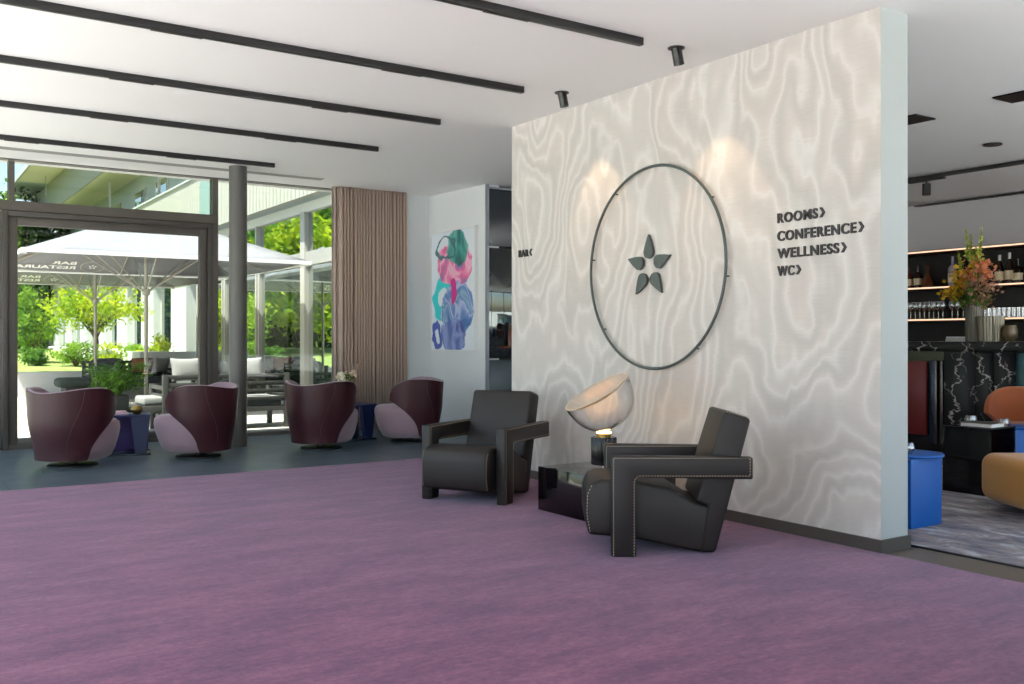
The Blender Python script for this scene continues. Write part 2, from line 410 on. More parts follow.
# dark portal of glass doors at the end of the passage
b = MB().box((6.50, YBW + .12, 0), (8.6, YBW + .2, 3.1)); g = struct(b.build('door_1', M['dark_back'], smooth=False))
MB().box((6.335, YBW + .0, .97), (7.3, YBW + .015, 2.36), .003).build('door_pane', M['cab_glass'], g)
MB().box((6.335, YBW - .005, 2.38), (7.6, YBW + .015, 3.10), .003).build('door_panel', mat('dark_blue_grey_panel', (44, 50, 58), .25), g)
MB().box((6.335, YBW - .005, 0.02), (7.6, YBW + .015, .95), .003).build('door_panel', mat('slate_panel', (46, 60, 66), .25), g)
MB().box((6.296, YBW - .01, 0), (6.335, YBW + .02, 3.15)).box((6.335, YBW - .01, 3.10), (8.6, YBW + .02, 3.125)).build('door_frame', mat('pale_steel', (150, 155, 165), .35, .6), g)
b = MB()
for k in range(5): b.lathe([(.03, 1.12), (.03, 1.3), (.012, 1.34), (.012, 1.42)], 10, Matrix.Translation((6.62 + .09 * k, YBW - .05, 0)))
b.box((6.5, YBW - .10, 1.10), (7.1, YBW - .005, 1.12))
b.build('bottle_ledge', M['amber'], g)

# window walls added on the unseen sides to bring more daylight in
def window_wall(name, p0, p1, n, zt, sill=.05):
    p0, p1 = Vector(p0), Vector(p1); d = (p1 - p0) / n; root = None
    ang = math.atan2(d.y, d.x); L = d.length
    fr = MB(); mt = Matrix.Translation(p0) @ Matrix.Rotation(ang, 4, 'Z')
    for k in range(n + 1): fr.box((L * k - .03, -.05, 0), (L * k + .03, .05, zt), mtx=mt)
    fr.box((0, -.05, zt - .08), (L * n, .05, zt), mtx=mt).box((0, -.05, 0), (L * n, .05, sill), mtx=mt)
    root = struct(fr.build(name, M['dark_frame'], smooth=False))
    MB().box((0, -.006, sill), (L * n, .006, zt - .08), mtx=mt).build('window_glass', M['glass'], root, smooth=False)
    return root
window_wall('window_2', (XL, YB, 0), (XL, YG - .1, 0), 7, 3.07)
window_wall('window_3', (XL, YB, 0), (2.6, YB, 0), 2, 3.07)
struct(MB().box((2.6, YB - .1, 0), (XW, YB, 3.1)).build('wall_back', M['white_wall'], smooth=False))
window_wall('window_4', (XW2, .3, 0), (XBAR, .3, 0), 4, 3.07)
struct(MB().box((XW, YB - .1, 0), (XW2, 0.2, 3.1)).build('wall_behind', M['white_wall'], smooth=False))

# terrace glazing: door frame left, fixed glazing right
F0, F1, F2, F3 = 1.09, 1.236, 3.36, 3.425
b = MB()
b.box((XL, YG - .03, 0), (5.9, YG + .12, .045)); b.box((XL, YG - .03, 3.176), (5.98, YG + .1, 3.2))
b.box((1.148, YG - .03, 2.7), (1.21, YG + .08, 3.16)); b.box((F2, YG - .04, 0), (F3, YG + .1, 3.17))
b.box((5.0, YG, 0), (5.06, YG + .08, 3.16))
b.box((XL, YG - .05, 2.615), (F2 + .03, YG + .1, 2.725), .006)
w = struct(b.build('window_1', M['dark_frame'], smooth=False))
MB().box((XL, YG + .02, 2.72), (F2, YG + .032, 3.178)).build('window_pane', M['solar_glass'], w, smooth=False)
MB().box((F3, YG + .02, .04), (5.96, YG + .032, 3.178)).build('window_pane', M['solar_glass'], w, smooth=False)
b = MB()
def ring_frame(b, x0, x1, z0, z1, t_, y0, y1, bottom=True, bev=.004):
    b.box((x0, y0, z0), (x0 + t_, y1, z1), bev).box((x1 - t_, y0, z0), (x1, y1, z1), bev).box((x0 + t_, y0, z1 - t_), (x1 - t_, y1, z1), bev)
    if bottom: b.box((x0 + t_, y0, z0), (x1 - t_, y1, z0 + .09), bev)
ring_frame(b, F0, F2 - .005, 0, 2.61, .055, YG - .06, YG + .08, False)
d = struct(b.build('door_2', mat('dark_bronze_door_frame', (72, 68, 65), .45, .1)))
b = MB(); ring_frame(b, F0 + .06, F2 - .065, .03, 2.55, .09, YG - .02, YG + .05, True)
b.box((F0 - .02, YG - .03, 0), (F0 + .06, YG + .05, 2.6), .004)
b.build('door_leaf', mat('dark_bronze_door_leaf', (82, 77, 73), .45, .1), d)
MB().box((F0 + .15, YG + .01, .12), (F2 - .155, YG + .022, 2.46)).build('door_glass', M['solar_glass'], d, smooth=False)
b = MB(); ring_frame(b, -1.28, F0 - .02, .03, 2.6, .075, YG - .03, YG + .05); b.build('door_leaf', mat('dark_bronze_side_leaf', (78, 74, 69), .45, .1), d)
MB().box((-1.2, YG + .01, .12), (F0 - .09, YG + .022, 2.53)).build('door_glass', M['solar_glass'], d, smooth=False)

# round column
struct(MB().cyl((3.36, 10.68), .099, 0, zc(10.68) + .01, 40).build('column', M['column']))
# recessed linear ceiling slot
b = MB().box((-1.1, 10.92, zc(10.92) - .004), (4.5, 11.06, zc(11) + .01)); tag(b.build('ceiling_slot_diffuser', mat('slot_grey', (150, 148, 146), .6), smooth=False), 'slim grey slot diffuser flush in the white ceiling nearest the terrace glazing', 'air diffuser')

# ---------------------------------------------------------------- ceiling tracks
tracks = [(4.45, 3.93, 'frontmost black linear track light, ending nearest the ceiling spotlights'),
          (5.82, 3.97, 'long black linear track light, second from the front, ending beyond the far spotlight'),
          (7.10, 3.98, 'long black linear track light between the second track and the fourth'),
          (8.59, 4.11, 'long black linear track light, fourth from the front, above the row of tub chairs'),
          (10.20, 3.62, 'rearmost black linear track light, closest to the grey slot and the column')]
for i, (y, xe, lab) in enumerate(tracks):
    z = zc(y)
    tr = thing('ceiling_track_light', lab, 'track light', (xe, y, z), group='linear track lights on the lounge ceiling')
    MB().box((-4.9, 0, -.046), (0, .04, .012), .002).build('track_profile', M['black'], tr)
    for k, xx in enumerate((-.85, -2.35, -4.2)):
        MB().box((xx - .3, .004, -.052), (xx, .036, -.044), .001).build('light_module', mat('module_black_%d%d' % (i, k), (40, 34, 30), .5), tr)

def spot_lamp(loc, target, power, size, blend, col=(1, .70, .42)):
    l = bpy.data.lights.new('spot_lamp_light', 'SPOT'); l.energy = power * .34; l.spot_size = math.radians(size); l.spot_blend = blend
    l.color = col; l.shadow_soft_size = .02
    o = bpy.data.objects.new('spot_lamp_light', l); COL.objects.link(o); o.location = loc
    o.rotation_euler = (Vector(target) - Vector(loc)).to_track_quat('-Z', 'Y').to_euler(); return o
for (x, y, lab, ty) in ((4.30, 5.80, 'small black tilted ceiling spotlight above the left side of the ring emblem', 5.74), (4.24, 4.49, 'small black tilted ceiling spotlight nearer the camera, above the right side of the ring', 4.49)):
    z = zc(y)
    s = thing('ceiling_spotlight', lab, 'spotlight', (x, y, z), group='adjustable ceiling spotlights')
    MB().lathe([(.055, .004), (.055, -.006), (.045, -.008), (0, -.008)], 24).build('ceiling_plate', M['black'], s)
    R_ = Matrix.Rotation(math.radians(-13), 4, 'Y')
    MB().lathe([(.0, .01), (.034, .01), (.034, -.11), (.028, -.11), (.026, -.09)], 24, R_).build('lamp_head', mat('spot_gloss_black', (18, 18, 18), .2), s)
    MB().lathe([(0, -.088), (.025, -.088)], 20, R_).build('lamp_lens', M['lens'], s)
    spot_lamp((x + .028, y, z - .125), (XW, ty, 1.55), 26, 62, .45)

# ---------------------------------------------------------------- wall emblem
EY, EZ = 5.19, 1.728
em = thing('ring_emblem', 'large thin dark ring encircling a five-petal flower on the patterned wall', 'wall emblem', (XW, EY, EZ))
pts = [(-.035, -.056 + .713 * math.cos(a), -.006 + .728 * math.sin(a)) for a in [2 * PI * k / 96 for k in range(96)]]
MB().tube(pts, .0105, 8, True).build('ring', M['signgrey'], em)
for a in (0, 45, 135, 180, 225, 315):
    a = math.radians(a + 8); MB().bar((0, -.056 + .713 * math.cos(a), -.006 + .728 * math.sin(a)), (-.035, -.056 + .713 * math.cos(a), -.006 + .728 * math.sin(a)), .005, 6).build('mounting_pin', M['black'], em)
for k in range(5):
    an = math.radians(72 * k); poly = []
    N = 18
    for j in range(N + 1):      # teardrop: round near the centre, pointed outwards
        tt = j / N; r = .062 + .175 * tt
        wd = .050 * (math.sqrt(max(0, 1 - (1 - min(1, tt / .28)) ** 2)) if tt < .28 else (1 - ((tt - .28) / .72) ** 1.25))
        poly.append((wd, r))
    full = [(-w_, r) for w_, r in poly] + [(w_, r) for w_, r in poly[::-1][1:-1]]
    pl = [(c * math.cos(an) - r * math.sin(an), c * math.sin(an) + r * math.cos(an)) for c, r in full]
    MB().prism(pl, -.03, -.008).build('flower_petal', M['signgrey'], em, angle=30)

# ---------------------------------------------------------------- lettering
def text_mesh(txt, size, bold=0.0, xs=1.0, depth=.006, space=1.0):
    cu = bpy.data.curves.new('t', 'FONT'); cu.body = txt; cu.size = size; cu.offset = bold; cu.extrude = depth; cu.space_character = space
    ob = bpy.data.objects.new('t', cu); COL.objects.link(ob); bpy.context.view_layer.update()
    dg = bpy.context.evaluated_depsgraph_get(); me = bpy.data.meshes.new_from_object(ob.evaluated_get(dg))
    bpy.data.objects.remove(ob); bpy.data.curves.remove(cu)
    for v in me.vertices: v.co.x *= xs
    return me
RW = Matrix(((0, 0, -1, 0), (-1, 0, 0, 0), (0, 1, 0, 0), (0, 0, 0, 1)))   # text x -> -Y, text y -> Z, text z -> -X
def wall_text(name, txt, y_left, z_base, height, width, label, arrow):
    me = text_mesh(txt, 1.0, .022, space=1.16)
    xs = [v.co.x for v in me.vertices]; zs = [v.co.y for v in me.vertices]
    x0, x1, y0, y1 = min(xs), max(xs), 0.0, .70
    for v in me.vertices:
        v.co = RW @ Vector(((v.co.x - x0) / (x1 - x0) * width, v.co.y / y1 * height, .006 + v.co.z))
    me.materials.append(M['letters'])
    s = thing(name, label, 'sign', (XW, y_left, z_base), group='dark lettering on the patterned wall')
    o = bpy.data.objects.new('lettering', me); COL.objects.link(o); o.parent = s
    h = height
    if arrow > 0: pl = [(0, 0), (.34, .5), (0, 1), (.26, 1), (.60, .5), (.26, 0)]
    else: pl = [(.60, 0), (.26, .5), (.60, 1), (.34, 1), (0, .5), (.34, 0)]
    off = width + .016
    MB().prism([(-(off + p[0] * h), p[1] * h) for p in pl], -.012, -.001).build('arrow', M['letters'], s)
    return s
H = .059
# (text, left y, baseline z, width)
wall_text('direction_sign', 'ROOMS', 4.015, 1.928, H, .303, 'dark ROOMS sign with an arrow, topmost of four lines', 1)
wall_text('direction_sign', 'CONFERENCE', 4.015, 1.816, H, .572, 'dark CONFERENCE sign with an arrow, longest of the four lines', 1)
wall_text('direction_sign', 'WELLNESS', 4.015, 1.708, H, .455, 'dark WELLNESS sign with an arrow, below the CONFERENCE line', 1)
wall_text('direction_sign', 'WC', 4.015, 1.599, H, .128, 'dark WC sign with an arrow, lowest of the four lines', 1)
wall_text('direction_sign', 'BAR', 6.90, 1.924, .060, .150, 'dark BAR sign with a left-pointing arrow at the wall\'s far end', -1)

# ---------------------------------------------------------------- painting
m = mat('abstract_painting', (220, 228, 238), .35); t = NT(m)
tc = t.n('ShaderNodeTexCoord'); sp = t.n('ShaderNodeSeparateXYZ')
warp = t.n('ShaderNodeTexNoise'); warp.inputs['Scale'].default_value = 3.2; warp.inputs['Detail'].default_value = 4
t.link(tc.outputs['Object'], warp.inputs['Vector'])
vm = t.n('ShaderNodeVectorMath', operation='MULTIPLY_ADD'); t.link(warp.outputs['Color'], vm.inputs[0]); vm.inputs[1].default_value = (.34, .34, .34)
t.link(tc.outputs['Object'], vm.inputs[2]); t.link(vm.outputs[0], sp.inputs[0])
U = t.math('SUBTRACT', t.math('MULTIPLY', sp.outputs[1], -1), -.17); V = t.math('SUBTRACT', sp.outputs[2], .17)   # u to the right, v up, canvas centre 0
def dist(cu, cv, ru, rv):
    du = t.math('DIVIDE', t.math('SUBTRACT', U, cu), ru); dv = t.math('DIVIDE', t.math('SUBTRACT', V, cv), rv)
    return t.math('SQRT', t.math('ADD', t.math('MULTIPLY', du, du), t.math('MULTIPLY', dv, dv)))
def mask(d, r0, r1, soft=.06):
    return t.math('MULTIPLY', t.ramp(d, [(0, (0, 0, 0, 1)), (max(r0 - soft, 0) / 2 if r0 > 0 else 0, (0, 0, 0, 1)), (max(r0, .001) / 2, (1, 1, 1, 1)), (1, (1, 1, 1, 1))]) if r0 > 0 else 1.0,
                  t.ramp(t.math('MULTIPLY', d, .5), [(0, (1, 1, 1, 1)), (r1 / 2, (1, 1, 1, 1)), ((r1 + soft) / 2, (0, 0, 0, 1))]))
def mask2(d, r0, r1, soft=.06):
    a_ = t.math('SMOOTH_MIN', 1.0, t.math('DIVIDE', t.math('SUBTRACT', r1 + soft, d), soft, clamp=True), .01)
    if r0 <= 0: return a_
    return t.math('MULTIPLY', a_, t.math('DIVIDE', t.math('SUBTRACT', d, r0 - soft), soft, clamp=True))
swirl = t.noise(t.coords((1, 1.3, 1.0)), 1.1, 2, .5, 2.6)
c = t.mix(t.math('MULTIPLY', t.noise(t.coords(), 1.5, 2), .3), (226, 236, 246), (242, 244, 248))
c = t.mix(mask2(dist(-.27, -.10, .26, .30), .38, 1), c, (32, 214, 218))                                  # turquoise disc with a pale eye
c = t.mix(mask2(dist(.06, .33, .44, .30), 0, 1), c, t.ramp(swirl, [(.34, (150, 130, 180)), (.42, (240, 110, 170)), (.47, (250, 200, 220)), (.53, (242, 140, 190)), (.58, (236, 80, 150)), (.66, (240, 215, 232))]))
c = t.mix(mask2(dist(.12, -.27, .38, .34), 0, 1), c, t.ramp(swirl, [(.33, (70, 120, 180)), (.41, (120, 150, 210)), (.47, (196, 206, 236)), (.53, (90, 134, 196)), (.6, (150, 190, 214)), (.68, (70, 110, 190))]))
c = t.mix(mask2(dist(.02, -.62, .30, .24), 0, 1), c, t.ramp(swirl, [(.36, (72, 84, 168)), (.5, (150, 168, 220)), (.62, (90, 112, 184))]))
c = t.mix(mask2(dist(-.42, -.60, .14, .20), .55, 1, .1), c, (66, 88, 176))
c = t.mix(mask2(dist(.02, .0, .09, .13), 0, 1), c, (214, 56, 150))
c = t.mix(mask2(dist(.10, .58, .22, .24), 0, 1, .12), c, t.ramp(swirl, [(.38, (44, 112, 110)), (.5, (78, 168, 160)), (.6, (120, 186, 178))]))
c = t.mix(mask2(dist(-.20, .55, .24, .16), .84, 1, .06), c, (60, 116, 122))
t.base(c)
pa = thing('abstract_painting', 'tall white-framed abstract painting with teal, pink and blue swirls on the white wall', 'painting', (XP, 10.855, 1.855))
b = MB().box((-.05, -.585, -.8), (0, -.57, .8)).box((-.05, .57, -.8), (0, .585, .8)).box((-.05, -.57, .785), (0, .57, .8)).box((-.05, -.57, -.8), (0, .57, -.785))
b.build('picture_frame', M['white_frame'], pa, smooth=False)
MB().box((-.038, -.568, -.783), (-.002, .568, .783)).build('canvas', m, pa, smooth=False)

# ---------------------------------------------------------------- curtain
mb = MB(); N = 420; x0, x1 = 4.915, 5.88
vs = []; fs = []
for i in range(N + 1):
    u = i / N; x = x0 + (x1 - x0) * u
    ph = 2 * PI * (u * 22 + .22 * math.sin(u * 19) + .12 * math.sin(u * 43 + 1))
    yy = 11.46 + .050 * math.sin(ph) + .012 * math.sin(ph * 2 + 1); xo = .014 * math.cos(ph)
    for z, k in ((.015, 1.1), (1.2, 1.02), (2.4, .95), (zc(11.46) + .005, .8)):
        vs.append((x + xo, 11.46 + (yy - 11.46) * k, z))
for i in range(N):
    for j in range(3): a = i * 4 + j; fs.append((a, a + 4, a + 5, a + 1))
o = MB().add(vs, fs).build('curtain', M['curtain'], angle=80)
md = o.modifiers.new('thick', 'SOLIDIFY'); md.thickness = .003
tag(o, 'floor-length pleated taupe curtain drawn beside the terrace glazing', 'curtain')
o2 = MB(); vs = []; fs = []
for i in range(41):
    u = i / 40; ph = 2 * PI * u * 1.6
    for z in (.015, zc(11.5) + .005): vs.append((4.84 + .075 * u, 11.5 + .03 * math.sin(ph), z))
for i in range(40): a = i * 2; fs.append((a, a + 2, a + 3, a + 1))
o2 = MB().add(vs, fs).build('curtain', M['sheer'], angle=80); md = o2.modifiers.new('thick', 'SOLIDIFY'); md.thickness = .002
tag(o2, 'narrow pale sheer curtain edge along the left side of the taupe curtain', 'curtain')

# ---------------------------------------------------------------- armchairs with L-shaped arms
def stitch_dashes(path, step=.016, r=.0019):
    b = MB()
    for p, q in zip(path, path[1:]):
        p, q = Vector(p), Vector(q); L = (q - p).length; n = max(1, int(L / step)); d = (q - p) / n
        for k in range(n): b.tube([p + d * (k + .15), p + d * (k + .72)], r, 4)
    return b
def block_armchair(loc, rz, label):
    W = .66; y = lambda u: .35 - u
    t_ = thing('armchair', label, 'armchair', loc, rz, 'dark leather armchairs with L-shaped arms')
    seat = [(-.122, .105), (-.14, .2), (-.138, .33), (-.11, .392), (-.05, .413), (.12, .411), (.33, .368), (.47, .283), (.552, .262), (.515, .010), (.346, .040), (.126, .085)]
    MB().prism([(y(u), z) for u, z in seat], -.25, .25, .022, seg=3).build('seat', M['leather'], t_, angle=60)
    back = [(.478, .29), (.632, .792), (.780, .752), (.585, .008), (.500, .008), (.538, .268)]
    bk = MB().prism([(y(u), z) for u, z in back], -.245, .245, .022, seg=3).build('backrest', M['leather'], t_, angle=60)
    loop = [(.246, y(.632), .79), (.246, y(.780), .752), (-.246, y(.780), .752)]
    stitch_dashes([(-.232, y(.642), .794), (-.232, y(.772), .757), (.232, y(.772), .757)]).build('stitching', M['stitch'], bk)
    st = None
    for s in (-1, 1):
        arm = [(0, 0), (.135, 0), (.135, .434), (.77, .428), (.77, .548), (0, .554)]
        xo, xi = s * W / 2, s * (W / 2 - .07); a0, a1 = min(xo, xi), max(xo, xi)
        ar = MB().prism([(y(u), z) for u, z in arm], a0, a1, .010, seg=2).build('arm', M['leather'], t_, angle=60)
        for xx in (xo, xi):
            k = .001 * (1 if xx > (a0 + a1) / 2 else -1)
            q = [(xx + k, y(.012), .004), (xx + k, y(.012), .541), (xx + k, y(.753), .545), (xx + k, y(.753), .447), (xx + k, y(.146), .445)]
            if xx == xo: q += [(xx + k, y(.124), .42), (xx + k, y(.124), .004)]
            stitch_dashes(q).build('stitching', M['stitch'], ar)
    for xx in (-.249, .249):
        q = [(xx, y(-.122 + .01), .12), (xx, y(-.13), .22), (xx, y(-.126), .33), (xx, y(-.1), .385)]
        stitch_dashes(q).build('stitching', M['stitch'], t_)
    return t_
def chair_root(P, ang):      # P = front outer corner at local (-W/2, .35)
    c, s = math.cos(ang), math.sin(ang); lx, ly = .33, -.35
    return (P[0] + c * lx - s * ly, P[1] + s * lx + c * ly, .012)
a1 = math.radians(54.6); a2 = math.radians(120.5)
block_armchair(chair_root((3.325, 4.030), a1), a1, 'dark leather block armchair turned side-on, right of the glossy table and lamp')
block_armchair(chair_root((3.717, 5.716), a2), a2, 'dark leather block armchair facing forward, left of the glossy table').scale = (1.06, 1.03, 1.0)

# glossy low table
b = MB().box((3.835, 4.77, .012), (4.50, 5.452, .315), .003)
tag(b.build('coffee_table', M['black_gloss']), 'low glossy black cube table between the two leather armchairs', 'coffee table')
# table lamp
LX, LY, LZ = 4.06, 5.0, .316
lm = thing('table_lamp', 'lit table lamp with a tilted clear glass bowl on a black fluted base', 'lamp', (LX, LY, LZ))
MB().lathe([(0, 0), (.062, 0), (.062, .008), (.02, .012), (.02, .05), (0, .05)], 24).build('foot', M['chrome'], lm)
MB().lathe([(0, .045), (.08, .045), (.083, .05), (.083, .225), (.08, .23), (.0, .23)], 120, flute=.045, fn=20).build('base', mat('lamp_black_enamel', (16, 16, 18), .25), lm, angle=60)
MB().lathe([(.05, .23), (.05, .246), (.06, .25), (.06, .256), (0, .256)], 24).build('collar', M['gold'], lm)
# bowl: opening normal tilts up and to the image left
nrm = (Vector((-.8334, .5527, 0)) * .50 + Vector((0, 0, 1)) * .86 + Vector((-.5527, -.8334, 0)) * .13).normalized()
q = Vector((0, 0, 1)).rotation_difference(nrm).to_matrix().to_4x4()
cen = Vector((-.042, .028, .535)); T = Matrix.Translation(cen) @ q
prof = []
for k in range(19):
    a = PI / 2 * k / 18; prof.append((.236 * math.cos(a) ** .75 if k < 18 else 0.0, -.262 * math.sin(a)))
bo = MB().lathe(prof, 48, T).build('glass_bowl', M['bowl_glass'], lm, angle=80)
md = bo.modifiers.new('thick', 'SOLIDIFY'); md.thickness = .004
MB().tube([T @ Vector((.236 * math.cos(a), .236 * math.sin(a), 0)) for a in [2 * PI * k / 48 for k in range(48)]], .004, 6, True).build('bowl_rim', M['reflector'], lm)
rf = MB().lathe([(.233, .0), (.19, -.022), (.12, -.036), (.0, -.04)], 48, T).build('reflector_dish', M['reflector'], lm, angle=80)
md = rf.modifiers.new('thick', 'SOLIDIFY'); md.thickness = .003
MB().lathe([(0, .252), (.05, .256), (.05, .264), (.0, .268)], 16).build('bulb', M['bulb'], lm)
l = bpy.data.lights.new('lamp_glow', 'SPOT'); l.energy = 170; l.color = (1, .74, .42); l.shadow_soft_size = .03; l.spot_size = math.radians(62); l.spot_blend = .3
o = bpy.data.objects.new('lamp_glow', l); COL.objects.link(o); o.parent = lm; o.location = (0, 0, .285)
o.rotation_euler = (cen - Vector((0, 0, .285))).to_track_quat('-Z', 'Y').to_euler()

# ---------------------------------------------------------------- tub chairs
def sstep(x): x = max(0, min(1, x)); return x * x * (3 - 2 * x)
def shell_point(th, t_, off, ex):
    """th in degrees from the back (0) to the wings, t 0..1 bottom to top"""
    A = abs(th); yn = -math.cos(math.radians(A)); f = max(0, min(1, (yn + .44) / .94))
    zlo = .075 + .435 * (f ** .5)
    zt = .705 + .042 * sstep(A / 65); Ae = min(A, 120)
    if A > 72: zt = .51 + (zt - .51) * math.sqrt(max(0, 1 - ((Ae - 72) / 48) ** 2.2))
    zhi = max(zt, zlo) + ex * (1 if A < 119 else .5)
    z = zlo + (zhi - zlo) * t_
    k = .845 + .155 * sstep((z - .06) / .42) + .035 * sstep((z - .45) / .3)
    rx, ry = .385 * k - off, .385 * k - off
    # squarer plan
    c, s_ = math.cos(math.radians(th)), math.sin(math.radians(th)); e = 1.0
    return (rx * math.copysign(abs(s_) ** e, s_), -ry * math.copysign(abs(c) ** e, c), z)
def shell_mesh(off0, off1, ex, nu=96, nv=14):
    vs = []; fs = []; TM = 120 + ex * 150
    for lay, off in ((0, off0), (1, off1)):
        for i in range(nu + 1):
            th = -TM + 2 * TM * i / nu
            th = math.copysign(TM * (1 - (1 - abs(th) / TM) ** 1.25), th)
            for j in range(nv + 1): vs.append(shell_point(th, j / nv, off, ex))
    n = (nu + 1) * (nv + 1)
    for lay in (0, 1):
        for i in range(nu):
            for j in range(nv):
                a = lay * n + i * (nv + 1) + j; q_ = (a, a + nv + 1, a + nv + 2, a + 1); fs.append(q_ if lay == 0 else q_[::-1])
    for i in range(nu):
        for j in (0, nv):
            a = i * (nv + 1) + j; q_ = (a, a + n, a + n + nv + 1, a + nv + 1); fs.append(q_ if j == 0 else q_[::-1])
    return MB().add(vs, fs)
def tub_chair(name, loc, rz, label, mats, group):
    t_ = thing(name, label, 'armchair', loc, rz, group)
    sh = shell_mesh(0, .008, 0); sh.build('leather_shell', mats[0], t_, angle=50)
    li = shell_mesh(.004, .050, .009); o = li.build('backrest', mats[1], t_, angle=180)
    md = o.modifiers.new('s', 'SUBSURF'); md.levels = 1; md.render_levels = 1
    for s in (-1, 1):       # curved seam on the shell
        pts = [shell_point(s * (30 + 24 * sstep(k / 16)), .12 + .86 * k / 16, -.0015, 0) for k in range(17)]
        MB().tube(pts, .0022, 5).build('seam', mat('seam_thread', (92, 66, 70), .6), t_)
    vs = []; fs = []; n = 48
    rings = [(0, .066), (.70, .066), (.80, .085), (.88, .16), (.945, .27), (.965, .35), (.94, .405), (.86, .432), (.55, .444), (0, .446)]
    for (r, z) in rings:
        for k in range(n):
            a = 2 * PI * k / n; c, s = math.cos(a), math.sin(a); e = .66 if s > 0 else 1.0
            fwd = .06 * (z / .44)
            vs.append((.368 * r * math.copysign(abs(c) ** e, c), .362 * r * math.copysign(abs(s) ** e, s) + (fwd if s > 0 else 0) * r * max(0, s) + .015, z))
    for j in range(len(rings) - 1):
        for k in range(n): k2 = (k + 1) % n; fs.append((j * n + k, j * n + k2, (j + 1) * n + k2, (j + 1) * n + k))
    MB().add(vs, fs).build('seat', mats[1], t_, angle=80)
    MB().lathe([(0, 0), (.225, 0), (.225, .014), (.215, .018), (.04, .02), (.04, .07), (0, .07)], 40).build('swivel_base', M['black'], t_)
    return t_
def fang(v): return math.radians(v - 90)
G = 'aubergine and mauve tub chairs in the row by the glazing'
mp = [M['aubergine'], M['pink']]
tubs = [((1.52, 9.90, 0), 42, 'leather-backed mauve tub chair at the far left of the row, by the door frame'),
        ((2.72, 9.95, 0), 138, 'leather-backed mauve tub chair turned left, in front of the grey column'),
        ((4.07, 9.98, 0), 36, 'leather-backed mauve tub chair in front of the vase of pale flowers'),
        ((5.21, 10.04, 0), 145, 'leather-backed mauve tub chair against the curtain, nearest the painting')]
proto = tub_chair('tub_chair', tubs[0][0], fang(tubs[0][1]), tubs[0][2], mp, G)
for (loc, an, lab) in tubs[1:]: dup(proto, loc, fang(an), lab)
mt_ = [M['rust'], M['rust']]
tub_chair('tub_chair', (8.52, 4.54, .014), fang(150), 'rust orange rounded armchair behind the blue table in front of the bar counter', mt_, 'tub chairs in the bar')
pf = thing('upholstered_pouf', 'mustard yellow upholstered low seat cut off by the picture edge in the bar', 'pouf', (6.68, 3.29, .014), math.radians(57))
MB().box((-.40, -.40, .05), (.40, .40, .385), .085, seg=6).build('seat', M['mustard'], pf, angle=80)
MB().lathe([(0, 0), (.25, 0), (.25, .02), (.05, .025), (.05, .06), (0, .06)], 32).build('swivel_base', M['black'], pf)

# ---------------------------------------------------------------- small tables by the tub chairs
def panel_table(loc, rz, label, w_, d_, h, mtop, mpanel, mleg, group=None):
    t_ = thing('side_table', label, 'side table', loc, rz, group)
    MB().box((-w_ / 2, -d_ / 2, h - .02), (w_ / 2, d_ / 2, h), .004).build('tabletop', mtop, t_)
    MB().box((-w_ / 2 + .02, d_ / 2 - .03, .02), (w_ / 2 - .02, d_ / 2 - .012, h - .02), .003).build('back_panel', mpanel, t_)
    n = 18; vs = []; fs = []
    for k in range(n + 1):
        z = .02 + (h - .04) * k / n; f = k / n; hw = .045 + .05 * f ** .7
        for (dx, dy) in ((-hw, -.03), (hw, -.03), (hw, .03), (-hw, .03)): vs.append((w_ / 2 - .10 + dx * 1.0, -d_ / 2 + .05 + dy, z))
    for k in range(n):
        for j in range(4): j2 = (j + 1) % 4; fs.append((k * 4 + j, k * 4 + j2, k * 4 + 4 + j2, k * 4 + 4 + j))
    fs.append((3, 2, 1, 0)); fs.append(tuple(n * 4 + j for j in range(4)))
    MB().add(vs, fs).build('leg', mleg, t_, angle=60)
    MB().box((-w_ / 2, -d_ / 2, 0), (w_ / 2, d_ / 2, .02), .004).build('base_plate', M['slate_glass'], t_)
    return t_
panel_table((2.12, 10.62, 0), math.radians(-12), 'indigo and navy low side table between the two left tub chairs', .54, .46, .42, M['navy'], M['indigo'], M['navy'])
panel_table((4.73, 10.62, 0), math.radians(8), 'navy blue side table carrying the vase of pale flowers', .44, .40, .43, M['navy'], M['navy'], M['navy'])
o = MB().box((-.13, -.09, 0), (.13, .09, .018), .003).box((-.12, -.085, .018), (.115, .085, .034), .003).build('book', M['pinkbook'], loc=(2.03, 10.60, .4205)); o.rotation_euler = (0, 0, -.1)
tag(o, 'pale pink books lying stacked on the indigo side table', 'book')
o = MB().lathe([(0, 0), (.03, 0), (.055, .03), (.06, .055), (.045, .085), (.04, .085), (.052, .055), (.045, .03), (0, .012)], 28, flute=.03, fn=14).build('brass_bowl', M['gold'], loc=(2.24, 10.54, .4205))
tag(o, 'small round brass bowl beside the pink books on the indigo table', 'bowl')
# vase with pale flowers
v = thing('flower_vase', 'dark vase of cream orchids and dry twigs on the navy side table', 'vase', (4.67, 10.64, .431))
MB().lathe([(0, 0), (.05, 0), (.075, .05), (.075, .14), (.04, .2), (.03, .22), (.026, .22), (.03, .19), (.0, .17)], 28).build('vase', M['terracotta'], v)
def blossom(b, c, r, n=5, tilt=None):
    ax = Vector(tilt if tilt is not None else (random.uniform(-1, 1), random.uniform(-1, 1), random.uniform(.1, 1))).normalized()
    e1 = ax.orthogonal().normalized(); e2 = ax.cross(e1); c = Vector(c)
    for k in range(n):
        a = 2 * PI * k / n + random.random() * .4; d = e1 * math.cos(a) + e2 * math.sin(a); s = ax.cross(d)
        p = [c, c + d * r * .5 + s * r * .38 + ax * r * .1, c + d * r + ax * r * .25, c + d * r * .5 - s * r * .38 + ax * r * .1]
        b.add(p, [(0, 1, 2, 3)])
st = MB(); fl = MB(); tw = MB()
